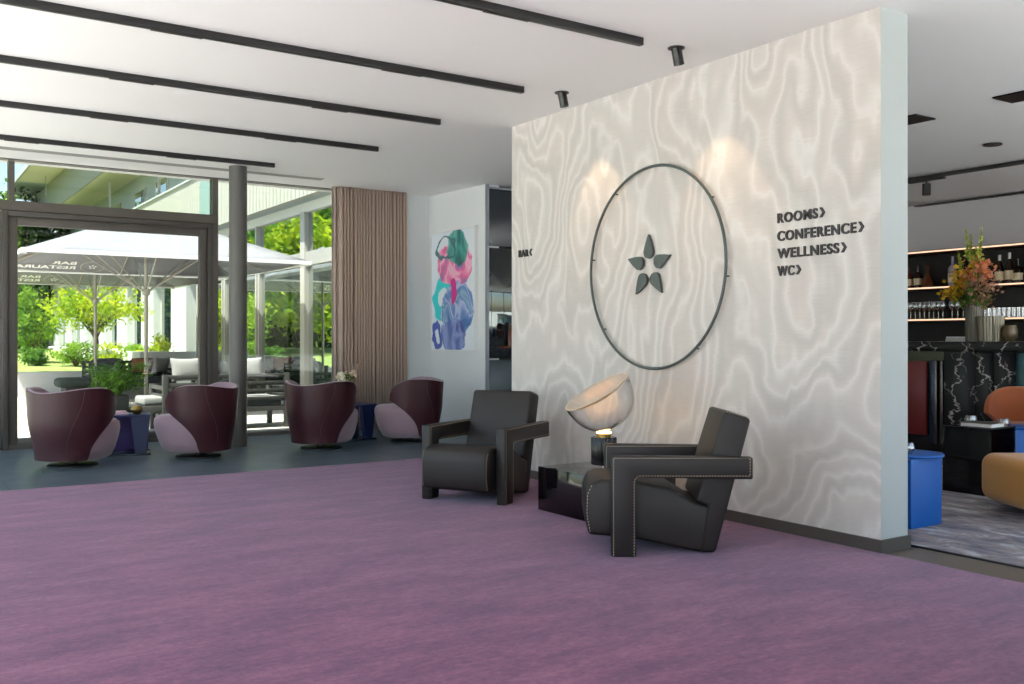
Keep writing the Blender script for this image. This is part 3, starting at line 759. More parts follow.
for k in range(5):
    ex = Vector((-.13 + .05 * k + random.uniform(-.02, .02), -.08 + .03 * k, .30 + .05 * random.random()))
    pts = [Vector((0, 0, .19)), Vector((ex.x * .3, ex.y * .3, .27)), ex]
    st.tube(pts, .004, 5)
    for j in range(5): blossom(fl, ex + Vector((random.uniform(-.05, .05), random.uniform(-.05, .05), random.uniform(-.03, .04))), .04)
for k in range(7):
    ex = Vector((.05 + .04 * k, .02 * k - .1, .42 + .07 * random.random() + .02 * k)); md_ = ex * .5 + Vector((0, 0, .12))
    tw.tube([Vector((0, 0, .19)), md_, ex], .0025, 4)
    for j in range(9):
        f = random.uniform(.4, 1); p = md_.lerp(ex, f) if random.random() < .6 else ex * f + Vector((0, 0, .05))
        tw.tube([p, p + Vector((random.uniform(-.05, .06), random.uniform(-.04, .04), random.uniform(.01, .07)))], .0018, 3)
st.build('stem', M['stem'], v); fl.build('flower', M['petal_white'], v, smooth=False); tw.build('twig', mat('dry_twig', (170, 140, 124), .9), v)
lv = MB()
for k in range(26):
    p = Vector((random.uniform(-.05, .06), random.uniform(-.05, .05), random.uniform(.2, .34))); blossom(lv, p, .04, 3)
lv.build('leaf', M['leaf_green'], v, smooth=False)

# ---------------------------------------------------------------- bar
def spt(x, y, v):           # point on plane X=v seen at photo pixel (x, y) - used once for measuring shelf goods
    th = math.atan2(630, 950); Fx, Fy, Rx, Ry = math.sin(th), math.cos(th), math.cos(th), -math.sin(th)
    a = (x - 512) / 950; dx, dy = Fx + a * Rx, Fy + a * Ry; s = v / dx; return (v, dy * s, 1.2 + s * (340 - y) / 950)
# counter
ct = thing('bar_counter', 'black marble bar counter with white veins and a red panel', 'bar counter', (9.25, 5.0, .0))
MB().box((.03, -4.2, 1.08), (.85, 3.2, 1.183), .004).build('worktop', M['marble'], ct)
MB().box((.12, -4.15, 0), (.8, 3.1, 1.078)).build('body', mat('counter_gloss_black', (22, 18, 20), .12), ct, smooth=False)
for a, c_ in ((.06, .247), (.25, .437), (.44, .78)):
    MB().box((.0, a, .0125), (.11, c_, 1.079), .002).build('marble_slab', M['marble'], ct)
MB().box((.06, -4.1, .1), (.115, .055, 1.075), .002).build('mirror_panel', mat('teal_mirror', (96, 134, 142), .2, .6), ct)
MB().box((.09, 1.04, .18), (.118, 1.34, .97), .004).build('red_panel', M['red'], ct)
for yy in (.83, .90): MB().box((.06, yy, .1), (.118, yy + .035, .98), .002).build('metal_strip', mat('strip_steel%d' % (yy < .85), (110, 100, 100), .25, .8), ct)
MB().box((.10, .96, .1), (.118, 1.0, .98), .002).build('metal_strip', mat('blue_steel', (44, 60, 84), .25, .6), ct)
# back shelving
sh = thing('bar_shelf_unit', 'dark wall shelving with warm light strips behind the bar', 'shelving', (XBAR, 6.3, 0))
MB().box((-.05, -4.5, .0125), (0, 3.6, 2.44)).build('back_panel', M['dark_back'], sh, smooth=False)
for z in (2.42, 1.925, 1.49, 1.06):
    s_ = MB().box((-.40, -4.5, z - .035), (-.05, 3.6, z), .003).build('shelf', M['wood_shelf'], sh)
    MB().box((-.412, -4.5, z - .024), (-.401, 3.6, z - .006)).build('light_strip', M['led'], s_, smooth=False)
MB().box((-.40, -4.5, .0125), (-.05, 3.6, .6)).build('cabinet', M['dark_back'], sh, smooth=False)
for yy in (-4.5, 3.58): MB().box((-.40, yy, .6), (-.05, yy + .03, 2.42)).build('divider', M['dark_back'], sh, smooth=False)
# bottles
def bottle(px, zs, h, mt, kind, label):
    x, y, _ = spt(px, 300, XBAR - .28)
    t_ = thing('bottle', label, 'bottle', (XBAR - .28, y, zs), group='bottles on the top bar shelf')
    if kind == 'cham': prof = [(0, 0), (.05, 0), (.052, .17 * h / .33), (.04, .21 * h / .33), (.017, .265 * h / .33), (.016, h), (0, h)]
    elif kind == 'cone': prof = [(0, 0), (.085, 0), (.087, .05), (.05, .13), (.018, .2), (.015, h), (0, h)]
    else: prof = [(0, 0), (.055, 0), (.057, h * .58), (.05, h * .64), (.018, h * .72), (.018, h), (0, h)]
    MB().lathe(prof, 20).build('glass_body', mt, t_)
    if kind != 'cone': MB().lathe([(.054, h * .12), (.0575, h * .12), (.0575, h * .42), (.054, h * .42)], 20).build('label', M['label'], t_)
    if kind == 'cham': MB().lathe([(.0175, h * .8), (.0185, h * .8), (.0185, h + .002), (0, h + .002)], 14).build('foil', M['foil'], t_)
    return t_
zt = 1.9255
bottle(908.5, zt, .30, M['amber'], 'std', 'labelled bottle at the left end of the top shelf, half hidden by the wall')
bottle(918, zt, .31, M['bottle'], 'std2', 'slim dark bottle, second from the left end of the top shelf')
bottle(927.5, zt, .30, M['amber'], 'cone', 'squat wide-based amber bottle on the top shelf')
bottle(952.5, zt, .40, M['bottle_clear'], 'std', 'tall pale bottle with large label behind the yellow flowers')
bottle(999.5, zt, .37, M['bottle'], 'cham', 'left of two silver-topped dark wine bottles right of the flowers')
bottle(1009.5, zt, .39, M['bottle'], 'cham', 'right of two silver-topped dark wine bottles right of the flowers')
bottle(1018, zt, .30, M['bottle'], 'std2', 'unlit dark bottle right of the silver-topped pair on the top shelf')
# glasses
def wine_glass():
    o = MB().lathe([(0, 0), (.034, 0), (.034, .003), (.004, .008), (.004, .10), (.02, .115), (.042, .15), (.045, .18), (.036, .235), (.033, .235), (.042, .18), (.039, .15), (0, .118)], 16)
    return o.mesh('wine_glass', M['drink_glass'])
def tumbler():
    return MB().lathe([(0, 0), (.038, 0), (.043, .125), (.040, .125), (.035, .008), (0, .008)], 16).mesh('tumbler', M['drink_glass'])
wg, tm = wine_glass(), tumbler()
def put(me, name, loc, label, cat, group):
    o = bpy.data.objects.new(name, me); COL.objects.link(o); o.location = loc; tag(o, label, cat, group); return o
for k in range(8):
    for r in range(2):
        _, y, _ = spt(911 + 4.6 * k, 300, XBAR - .32 + .12 * r)
        put(wg, 'wine_glass', (XBAR - .33 + .13 * r, y, 1.4905), 'stemmed wine glass in the long double row on the middle shelf', 'glass', 'wine glasses left of the flowers')
for k in range(3):
    for r in range(2):
        _, y, _ = spt(952.5 + 5.6 * k, 300, XBAR - .32 + .12 * r)
        put(wg, 'wine_glass', (XBAR - .33 + .13 * r, y, 1.4905), 'stemmed wine glass in the short row just behind the vase', 'glass', 'wine glasses behind the vase')
for k in range(9):
    for r in range(2):
        _, y, _ = spt(985 + 4.9 * k, 300, XBAR - .32 + .12 * r)
        put(tm, 'tumbler', (XBAR - .33 + .13 * r, y, 1.4905), 'short clear tumbler in the dense row on the middle shelf', 'glass', 'tumblers right of the vase')
for k in range(5):
    _, y, _ = spt(942 + 6 * k, 300, XBAR - .3)
    put(tm, 'tumbler', (XBAR - .3, y, 1.0605), 'dim glass standing on the lower bar shelf in shadow', 'glass', 'glasses on the lower shelf')
# counter vases
def cpos(px, X_=9.6): p = spt(px, 340, X_); return (p[0], p[1], 1.1835)
fv = thing('flower_vase', 'tall fluted smoky vase with a big bouquet of yellow and orange flowers', 'vase', cpos(974.5))
MB().lathe([(0, 0), (.068, 0), (.070, .31), (.064, .31), (.062, .02), (0, .02)], 96, flute=.035, fn=24).build('vase', M['brushed'], fv, angle=60)
fv.scale = (1.27, 1.27, 1.27)
def cluster(key, nm, px, pz, spread, n, r):
    b_ = MB()
    for _ in range(n):
        c = Vector((random.gauss(0, .06), -px * .0082 + random.gauss(0, spread), .30 + pz + random.gauss(0, spread)))
        blossom(b_, c, r * random.uniform(.7, 1.2), 5)
    b_.build(nm, M[key], fv, smooth=False)
cluster('petal_yellow', 'yellow_flower', -19, .13, .045, 100, .026); cluster('petal_yellow', 'yellow_flower', -11, .23, .045, 90, .026); cluster('petal_yellow', 'yellow_flower', -27, .12, .025, 36, .026)
cluster('petal_orange', 'orange_flower', -5, .24, .035, 26, .028); cluster('petal_orange', 'orange_flower', 9, .28, .04, 40, .028); cluster('petal_pink', 'pink_flower', 10, .16, .06, 190, .016)
cluster('petal_pink', 'pink_flower', 2, .2, .05, 80, .015); cluster('leaf_green', 'leaf', -3, .07, .05, 110, .028); cluster('petal_pink', 'pink_flower', 7, .05, .04, 80, .016); cluster('petal_orange', 'orange_flower', 7, .36, .025, 18, .024)
sb_ = MB()
for (px, pz, ln) in ((-5, .60, .3), (-9, .64, .24), (9, .64, .28), (-20, .46, .2), (0, .5, .26)):
    tip = Vector((random.uniform(-.03, .03), -px * .0082, .30 + pz)); foot = Vector((0, -px * .001, .25)); d_ = (tip - foot).normalized()
    sb_.tube([foot, foot.lerp(tip, .5) + Vector((0, 0, .01)), tip], [.006, .005, .002], 5); gb = MB()
    for j in range(34):
        f = j / 34; p = tip - d_ * ln * f; r_ = .008 + .020 * f
        blossom(gb, p + Vector((random.uniform(-1, 1), random.uniform(-1, 1), 0)) * r_ * .5, r_ * 1.3, 3)
    gb.build('gladiolus_spike', M['petal_lime'], fv, smooth=False)
for k in range(20): sb_.tube([Vector((0, 0, .2)), Vector((random.uniform(-.08, .08), random.uniform(-.2, .25), random.uniform(.36, .5)))], .003, 4)
sb_.build('stem', M['stem'], fv)
o = MB().lathe([(0, 0), (.115, 0), (.125, .26), (.115, .26), (.108, .02), (0, .02)], 96, flute=.03, fn=26).build('fluted_vase', mat('taupe_fluted_glass', (132, 126, 108), .2, .25), loc=cpos(991, 9.5)); tag(o, 'wide taupe fluted vase standing right of the flower vase', 'vase')
o = MB().lathe([(0, 0), (.04, 0), (.07, .05), (.076, .10), (.058, .165), (.052, .165), (.07, .10), (.062, .05), (0, .012)], 40, flute=.02, fn=16).build('glass_bowl', mat('smoky_amber_glass', (120, 104, 80), .15, .3), loc=cpos(1010, 9.5)); tag(o, 'small round smoky glass bowl at the right of the vases', 'bowl')
o = MB().box((-.09, -.08, 0), (.09, .08, .025), .002).box((-.085, -.075, .028), (.08, .075, .053), .002).build('napkin_stack', M['paper'], loc=cpos(957, 9.7)); tag(o, 'white napkin stack on the bar counter left of the vase', 'napkins')
# blue side tables in the bar
def blue_table(loc, rz, label, h):
    t_ = thing('side_table', label, 'side table', loc, rz, 'cobalt blue side tables in the bar')
    MB().lathe([(0, h - .018), (.19, h - .018), (.195, h - .009), (.19, h), (0, h)], 48, Matrix.Translation((.04, .12, 0))).build('tabletop', M['blue'], t_)
    MB().box((-.165, -.012, 0), (.165, .012, h - .018), .003).build('front_panel', M['blue'], t_)
    MB().box((-.165, .013, 0), (-.141, .17, h - .018), .003).build('side_panel', M['blue'], t_)
    return t_
blue_table((5.53, 3.585, .014), 0, 'cobalt blue side table beside the white wall end', .455)
blue_table((7.98, 4.22, .014), math.radians(-28), 'cobalt blue side table further back, behind the mustard tub chair', .455)
# smoked glass table with books
gt = thing('side_table', 'black smoked glass side table carrying a book in front of the marble', 'side table', (7.17, 4.19, .0125), 0)
MB().box((-.18, -.19, .50), (.20, .19, .515), .003).build('tabletop', M['black_gloss'], gt)
MB().box((-.18, -.19, 0), (-.168, .19, .498), .002).build('front_panel', M['smoke_glass'], gt)
MB().box((.18, -.19, 0), (.192, .19, .498), .002).build('rear_panel', M['smoke_glass'], gt)
bk = thing('book', 'thick pale-paged book lying on the smoked glass table', 'book', (7.12, 4.13, .528), math.radians(4))
MB().box((-.10, -.12, .004), (.098, .118, .030)).build('pages', M['paper'], bk, smooth=False)
b = MB().box((-.104, -.124, 0), (.104, .124, .004)).box((-.104, -.124, .030), (.104, .124, .034)); b.build('cover', mat('dark_cover', (60, 56, 56), .5), bk, smooth=False)
def glass_votive(loc, label):
    o = MB().lathe([(0, 0), (.028, 0), (.045, .02), (.048, .045), (.036, .07), (.032, .07), (.042, .045), (.038, .02), (0, .008)], 24).build('glass_votive', M['drink_glass'], loc=loc); tag(o, label, 'candle holder', 'glass candle holders in the bar')
glass_votive((7.25, 4.30, .528), 'round glass candle holder on the smoked glass table beside the book')
glass_votive((7.86, 4.37, .470), 'round glass candle holder on the blue table further back')
glass_votive((5.50, 3.69, .470), 'round glass candle holder on the blue table by the white wall end')
# bar ceiling lights
b = MB().box((7.12, 4.70, 3.058), (7.40, 6.2, 3.07)); tag(b.build('ceiling_recess_light', M['black'], smooth=False), 'black rectangular ceiling recess next to the white wall end', 'recessed light', 'black ceiling recesses in the bar')
b = MB().box((7.12, 2.6, 3.058), (7.40, 4.05, 3.07)); tag(b.build('ceiling_recess_light', M['black'], smooth=False), 'black rectangular ceiling recess cut by the top right picture edge', 'recessed light', 'black ceiling recesses in the bar')
o = MB().lathe([(0, 0), (.085, 0), (.085, .01), (0, .01)], 24).build('ceiling_speaker', M['black'], loc=(8.83, 5.02, 3.057)); tag(o, 'small dark round ceiling speaker above the bar', 'speaker')
tk = thing('ceiling_track_light', 'long thin black track with one hanging spotlight over the bar', 'track light', (9.9, 6.4, 3.066))
MB().box((-.02, -3.5, -.035), (.02, 2.2, .005), .002).build('track_profile', M['black'], tk)
MB().box((-.03, -.22, -.06), (.03, .22, -.034), .003).build('adapter', M['black'], tk)
MB().cyl((0, 0), .045, -.22, -.09, 20).build('lamp_head', M['black'], tk); MB().cyl((0, 0), .01, -.1, -.05, 10).build('lamp_stem', M['black'], tk)
b = MB().box((11.98, 4.0, 3.056), (12.08, 7.94, 3.07)); tag(b.build('ceiling_recess_light', M['black'], smooth=False), 'long narrow black ceiling slot directly above the bar shelves', 'recessed light')

# ================================================================ outside
struct(MB().box((-12, YG + .12, -.25), (6.2, 22.5, -.02)).build('terrace_floor', M['terrace'], smooth=False))
struct(MB().box((-12, YB, -.25), (XL - .06, YG + .12, -.02)).build('terrace_bounce_side', M['concrete_light'], smooth=False))  # unseen ground kept pale so sun bounces onto the lounge ceiling
struct(MB().box((-12, 22.5, -.25), (5.6, 22.72, .515), .008).build('wall_terrace', M['concrete_light']))
n = 40; vs = []; fs = []
for i in range(n + 1):
    for j in range(n + 1):
        x = -30 + 60 * i / n; y = 22.7 + 60 * j / n; f = min(1, (y - 22.7) / 14); z = .46 + .42 * f + (max(0, y - 40) * .0)
        vs.append((x, y, z + .02 * math.sin(x * 1.3) * math.sin(y)))
for i in range(n):
    for j in range(n): a = i * (n + 1) + j; fs.append((a, a + n + 1, a + n + 2, a + 1))
struct(MB().add(vs, fs).build('lawn_ground', M['lawn']))
struct(MB().box((-60, -60, -.3), (60, 22.4, -.12)).build('ground_outside', M['concrete_light'], smooth=False))  # unseen ground made pale to send sunlight up through the added windows

struct(MB().box((4.9, 22.72, .3), (6.15, 50, .93)).build('garden_path', M['concrete_light'], smooth=False))
# ---- hotel wing
wg_ = thing('hotel_wing', 'long pale two-storey wing with ribbed cladding and a cream overhanging roof', 'building', (0, 0, 0))
YE = 50
def part(name, lo, hi, mt, parent=wg_, bev=0, smooth=False): return MB().box(lo, hi, bev).build(name, mt, parent, smooth=smooth)
part('cladding_panel', (5.8, 12.2, 3.575), (5.92, YE, 4.79), M['cladding'])
part('parapet_cap', (5.76, 12.2, 4.79), (5.96, YE, 4.83), M['facade_white'])
part('ceiling_slab', (5.92, 12.2, 3.578), (7.4, YE, 3.70), M['teal_edge'])
part('lintel_band', (6.10, 12.2, 3.41), (6.3, YE, 3.577), mat('lintel_white', (226, 226, 214), .8))
part('upper_wall', (6.95, 12.2, 3.6), (7.3, YE, 6.5), M['facade_white'])
part('soffit', (5.85, 12.2, 6.5), (7.3, YE, 6.56), M['soffit'])
part('cladding_panel', (5.8, 12.2, 6.5), (5.85, YE, 7.7), M['cladding'])
part('shadow_gap', (5.9, 12.2, 7.68), (6.2, YE, 7.76), M['signgrey'])
part('soffit', (4.63, 12.2, 7.76), (7.3, 44, 7.80), M['soffit'])
part('roof_edge', (4.58, 12.2, 7.74), (4.65, 44, 7.95), M['facade_white'])
part('roof_slab', (4.65, 12.2, 7.80), (9, YE, 7.95), M['facade_white'])
for y in (20.0, 27.2, 34.0): part('post', (6.33, y - .035, 3.7), (6.40, y + .035, 6.5), M['facade_frame'])
part('roof_post', (5.45, 42, 7.0), (5.49, 42.05, 7.76), M['facade_frame'])
part('glass_fin', (5.74, 19.75, 3.6), (5.8, 20.9, 6.5), mat('teal_glass_strip', (140, 166, 156), .3))
for (y0, y1) in ((31.3, 33.1), (28.5, 30.3), (24.9, 26.6), (34.8, 36.5), (38, 39.8), (21, 22.8)):
    w_ = part('upper_window', (6.90, y0, 4.4), (6.96, y1, 6.02), mat('reveal_grey', (188, 190, 180), .8))
    part('pane', (6.885, y0 + .08, 4.5), (6.9, y1 - .45, 5.95), M['facade_glass_dark'], w_)
# ground floor glazed part next to the lounge
ms = [12.25, 14.1, 15.76, 18.23, 20.45, 22.4]
for k, (y0, y1) in enumerate(zip(ms, ms[1:])):
    gm = M['facade_glass'] if y0 > 15 else M['facade_glass_dark']
    gw = part('glass_bay', (6.16, y0 + .04, 2.72), (6.19, y1 - .04, 3.41), gm if k > 1 else M['facade_glass'])
    part('lower_pane', (6.16, y0 + .04, .0), (6.19, y1 - .04, 2.5), M['facade_glass'] if k > 0 else gm, gw)
part('transom', (6.1, 12.25, 2.49), (6.2, 22.4, 2.72), mat('transom_grey', (168, 167, 157), .6))
for y in ms[1:]:
    wd = .036 if y != 15.76 else .10
    part('mullion', (6.08, y - wd, -.02), (6.24, y + wd, 3.42), M['facade_frame'])
    if y > 15.8:
        part('door_stile', (6.1, y - .14, 0), (6.2, y - .07, 2.5), M['facade_frame'])
part('plinth', (6.1, 12.25, -.02), (6.4, 22.4, .12), M['concrete_light'])
# ground floor of piers and recessed windows
y = 22.4
part('recess_wall', (6.40, 22.4, .3), (6.6, YE, 3.45), M['facade_frame'])
y = 23.6; k = 0
while y < 46:
    part('pier', (6.15, y, .3), (6.42, y + 1.45, 3.45), M['facade_white'], bev=.01)
    w_ = part('window_reveal', (6.34, y + 1.45, .5), (6.40, y + 3.35, 3.3), M['facade_frame'])
    part('pane', (6.30, y + 1.95, .6), (6.34, y + 3.0, 3.1), M['facade_glass_dark'], w_)
    y += 3.35; k += 1
# far annex closing the view
fa = thing('garden_annex', 'grey annex building with tall windows behind the garden trees', 'building', (0, 0, 0))
part('wall', (-2, 52, 0), (7, 52.6, 5.2), mat('annex_grey', (150, 152, 150), .9), fa)
for k in range(4): part('window', (1.0 + 1.4 * k, 51.9, 1.2), (1.8 + 1.4 * k, 52, 3.4), M['facade_glass_dark'], fa)
part('roof', (-2.4, 51.5, 5.2), (7.4, 53, 5.4), M['facade_white'], fa)

# ---- parasols
def parasol(loc, S, label):
    t_ = thing('parasol', label, 'parasol', loc, 0, 'large square white parasols on the terrace')
    h = S / 2; ze, za, zh = 2.49, 3.42, 2.04
    n = 8; vs = []; fs = []
    # canopy: four sagging panels with real thickness
    for side in range(4):
        R_ = Matrix.Rotation(side * PI / 2, 3, 'Z'); o = len(vs)
        for j in range(n + 1):
            f = j / n; zz = za + (ze - za) * (f ** .93); 
            for i in range(n + 1):
                u = -1 + 2 * i / n; sag = -.03 * f * (1 - u * u)
                vs.append(R_ @ Vector((u * h * f, -h * f, zz + sag)))
        for j in range(n):
            for i in range(n): a = o + j * (n + 1) + i; fs.append((a, a + n + 1, a + n + 2, a + 1))
    c = MB().add(vs, fs).build('canopy', M['parasol'], t_, angle=20)
    md = c.modifiers.new('thick', 'SOLIDIFY'); md.thickness = .006; md.offset = -1
    b = MB()
    for s_ in range(4):
        R_ = Matrix.Rotation(s_ * PI / 2, 4, 'Z'); b.box((-h, -h - .004, ze - .05), (h, -h + .004, ze + .012), mtx=R_)
    b.build('hem', mat('parasol_hem', (240, 240, 236), .8), t_, smooth=False)
    MB().lathe([(0, 0.08), (.032, .08), (.032, za - .06), (0, za - .06)], 20).build('pole', M['parasol_pole'], t_)
    MB().lathe([(.033, zh - .07), (.065, zh - .05), (.065, zh + .04), (.033, zh + .05)], 20).build('hub', M['parasol_pole'], t_)
    MB().lathe([(.033, za - .12), (.07, za - .1), (.07, za - .03), (.0, za + .0)], 20).build('crown', M['parasol_pole'], t_)
    MB().box((-.42, -.42, 0), (.42, .42, .08), .01).build('base', M['outdoor_metal'], t_)
    for k in range(8):
        a = k * PI / 4; rr = h * (1 if k % 2 == 0 else math.sqrt(2)); d_ = Vector((math.cos(a), math.sin(a), 0))
        tip = d_ * rr * .985 + Vector((0, 0, ze - (.05 if k % 2 == 0 else .02))); top = Vector((0, 0, za - .09)) + d_ * .06
        mid = top.lerp(tip, .52)
        rb = MB().tube([top, tip], .011, 6).build('rib', M['parasol_pole'], t_)
        MB().tube([Vector((0, 0, zh)) + d_ * .06, mid], .011, 6).build('strut', M['parasol_pole'], rb)
        if k % 2: MB().box((-.03, -.03, -.05), (.03, .03, .02), .008, mtx=Matrix.Translation(tip)).build('corner_cap', mat('cap_white', (240, 240, 230), .5), rb)
    # print on the far panel, readable from outside, seen mirrored from below
    yaw = PI; slope = math.atan2(za - ze, h)
    Rt = Matrix.Rotation(PI, 4, 'Z'); Tt = Matrix.Translation((0, 0, ze)) ; 
    base = Rt @ Matrix.Translation((0, -h, ze)) @ Matrix.Rotation(slope, 4, 'X')
    lt = MB()
    def put_text(txt, x0, y0, hgt, wid):
        me = text_mesh(txt, 1, .02, depth=.0); xs_ = [q.co.x for q in me.vertices]; a0, a1_ = min(xs_), max(xs_)
        for off in (.02, -.045):
            lt.add([(x0 + (q.co.x - a0) / (a1_ - a0) * wid, y0 + q.co.y / .7 * hgt, off) for q in me.vertices], [list(p.vertices) for p in me.polygons], base)
        bpy.data.meshes.remove(me)
    tx = .80                         # text starts beside the star, outside reading order
    put_text('BAR', tx, .30, .11, .40); put_text('RESTAURANT', tx, .13, .11, 1.25)
    for off in (.02, -.045):
        for k in range(5):
            an = PI / 2 + k * 2 * PI / 5; pr = [(.02, 0), (.045, .018), (.085, 0), (.045, -.018)]
            lt.add([(.52 + r * math.cos(an) - q_ * math.sin(an), .24 + r * math.sin(an) + q_ * math.cos(an), off) for r, q_ in pr], [(0, 1, 2, 3)], base)
    lt.build('lettering', mat('white_print', (250, 250, 245), .8), c, smooth=False)
    rg = MB()
    for off in (.012, -.045):
        rg.tube([base @ Vector((.52 + .2 * math.cos(a), .24 + .2 * math.sin(a), off)) for a in [2 * PI * k / 40 for k in range(40)]], .006, 4, True)
    rg.build('ring_print', mat('ring_print_pale', (190, 188, 170), .8), c)
    return t_
parasol((3.71, 16.75, -.02), 4.2, 'large white parasol closest to the lounge glazing, spanning behind the column')
parasol((3.67, 21.1, -.02), 4.2, 'large white parasol further out, behind the nearest one')

# ---- outdoor furniture
def outdoor_sofa(loc, rz, w_, d_, label, back_h, cush, seatmat, nslat=4, backs=True):
    t_ = thing('outdoor_sofa', label, 'sofa', loc, rz, 'slatted outdoor sofas')
    fm = M['outdoor_metal']; b = MB()
    for x in (-w_ / 2, w_ / 2 - .07):
        for y in (-d_ / 2, d_ / 2 - .07):
            MB().box((x, y, 0), (x + .07, y + .07, .62 if y > 0 else back_h), .005).build('leg', fm, t_)
    b.box((-w_ / 2 + .07, -d_ / 2, .24), (w_ / 2 - .07, -d_ / 2 + .05, .30)).box((-w_ / 2 + .07, d_ / 2 - .05, .24), (w_ / 2 - .07, d_ / 2, .30))
    b.box((-w_ / 2, -d_ / 2 + .07, .24), (-w_ / 2 + .05, d_ / 2 - .07, .30)).box((w_ / 2 - .05, -d_ / 2 + .07, .24), (w_ / 2, d_ / 2 - .07, .30))
    b.box((-w_ / 2 + .05, -d_ / 2 + .05, .27), (w_ / 2 - .05, d_ / 2 - .05, .29)); b.build('seat_frame', fm, t_, smooth=False)
    for k in range(nslat):
        z = back_h - .06 - k * .105
        MB().box((-w_ / 2 + .05, -d_ / 2 + .01, z), (w_ / 2 - .05, -d_ / 2 + .04, z + .055), .003).build('back_slat', fm, t_)
    for x in (-w_ / 2, w_ / 2 - .07):
        for z in (.56, .45, .36): MB().box((x + .01, -d_ / 2 + .07, z), (x + .05, d_ / 2 - .07, z + .05), .003).build('arm_slat', fm, t_)
    nc = 2 if w_ > 1.3 else 1; cw = (w_ - .16) / nc
    for k in range(nc):
        x = -w_ / 2 + .08 + cw * (k + .5)
        MB().box((x - cw / 2 + .006, -d_ / 2 + .08, .295), (x + cw / 2 - .006, d_ / 2 - .04, .435), .035, seg=4).build('seat_cushion', seatmat, t_)
        if backs: MB().pillow((0, 0, 0), (cw - .04, .17, .42), Matrix.Translation((x, -d_ / 2 + .17, .62)) @ Matrix.Rotation(-.2, 4, 'X'), e=.4).build('back_cushion', cush, t_)
    return t_
def scatter(loc, rz, tilt, mt, label, s=.42):
    n = 16; vs = []; fs = []; R_ = Matrix.Rotation(tilt, 4, 'X')
    for sd in (1, -1):
        for i in range(n + 1):
            for j in range(n + 1):
                u, v = -1 + 2 * i / n, -1 + 2 * j / n; pinch = 1 - .07 * (1 - v * v) if True else 1; pin2 = 1 - .09 * (1 - u * u)
                t_ = .075 * ((1 - abs(u) ** 2.6) * (1 - abs(v) ** 2.6)) ** .55
                vs.append((u * s / 2 * pinch, sd * t_, v * s * .39 * pin2))
    m1 = (n + 1) ** 2
    for sd in (0, 1):
        for i in range(n):
            for j in range(n): a = sd * m1 + i * (n + 1) + j; q_ = (a, a + n + 1, a + n + 2, a + 1); fs.append(q_ if sd else q_[::-1])
    o = MB().add(vs, fs, R_).build('scatter_cushion', mt, loc=loc); o.rotation_euler = (0, 0, rz)
    tag(o, label, 'cushion', 'scatter cushions on the outdoor sofas'); return o
# loveseat with its slatted back to the glazing
outdoor_sofa((3.92, 13.25, -.02), 0, 1.72, .78, 'slatted grey outdoor loveseat with its back to the glazing, behind the column', .76, M['grey_cushion'], M['light_cushion'], backs=False)
scatter((3.42, 13.10, .80), .1, -.25, M['light_cushion'], 'pale grey scatter cushion on the loveseat, left of the column')
scatter((4.25, 13.10, .80), -.1, -.25, M['light_cushion'], 'pale grey scatter cushion on the loveseat, right of the column')
st_ = thing('outdoor_stool', 'slatted grey outdoor stool with a pale seat pad beside the loveseat', 'stool', (3.00, 13.2, -.02))
for x in (-.19, .14):
    for y in (-.28, .23): MB().box((x, y, 0), (x + .05, y + .05, .34), .004).build('leg', M['outdoor_metal'], st_)
MB().box((-.2, -.29, .26), (.2, .29, .36), .004).build('seat_frame', M['outdoor_metal'], st_)
MB().box((-.17, -.26, .362), (.18, .26, .475), .035, seg=4).build('seat_cushion', M['light_cushion'], st_)
# far sofa facing the lounge
outdoor_sofa((4.42, 21.5, -.02), PI, 1.75, .85, 'charcoal outdoor sofa facing the lounge, at the terrace wall', .78, M['dark_cushion'], M['dark_cushion'])
scatter((4.62, 21.30, .66), 0, .3, M['brown_cushion'], 'tan brown scatter cushion in the middle of the charcoal sofa', .42)
scatter((5.02, 21.30, .66), .5, .3, M['grey_cushion'], 'grey scatter cushion at the right arm of the charcoal sofa', .44)
ch = thing('outdoor_ottoman', 'charcoal padded ottoman at the left end of the far outdoor sofa', 'ottoman', (3.28, 21.2, -.02))
MB().box((-.2, -.3, 0), (.25, .3, .26), .01).build('base', M['outdoor_metal'], ch); MB().pillow((-.03, 0, .35), (.62, .8, .2), e=.25).build('seat_cushion', mat('green_grey_cushion', (66, 76, 68), .95), ch)
# small table behind the loveseat and far sofa pieces near the wing
s3 = outdoor_sofa((5.25, 17.6, -.02), PI / 2, 1.5, .75, 'slatted outdoor sofa against the wing, with pale cushions', .76, M['light_cushion'], M['light_cushion'])
# planter with fern
pp = thing('fern_planter', 'dark square planter with a feathery green plant behind the left tub chair', 'planter', (3.13, 16.2, -.02))
b = MB().box((-.16, -.16, 0), (.16, .16, .34), .008); b.build('planter', mat('planter_dark', (48, 52, 48), .6), pp)
b = MB(); lf = MB()
for k in range(46):
    a = random.uniform(0, 2 * PI); r = random.uniform(.15, .52); h_ = random.uniform(.45, .95); e_ = Vector((r * math.cos(a), r * math.sin(a), h_)); m0 = Vector((r * .4 * math.cos(a), r * .4 * math.sin(a), h_ * .95))
    pts = [Vector((0, 0, .3)).lerp(m0, q / 6).lerp(m0.lerp(e_ - Vector((0, 0, .12)), q / 6), q / 6) for q in range(7)]; b.tube(pts, .004, 4)
    for q in range(1, 7):
        for _ in range(5): blossom(lf, pts[q] + Vector([random.uniform(-.04, .04) for _ in range(3)]), .04, 2)
b.build('stem', M['stem'], pp); lf.build('foliage', M['leaf_green'], pp, smooth=False)

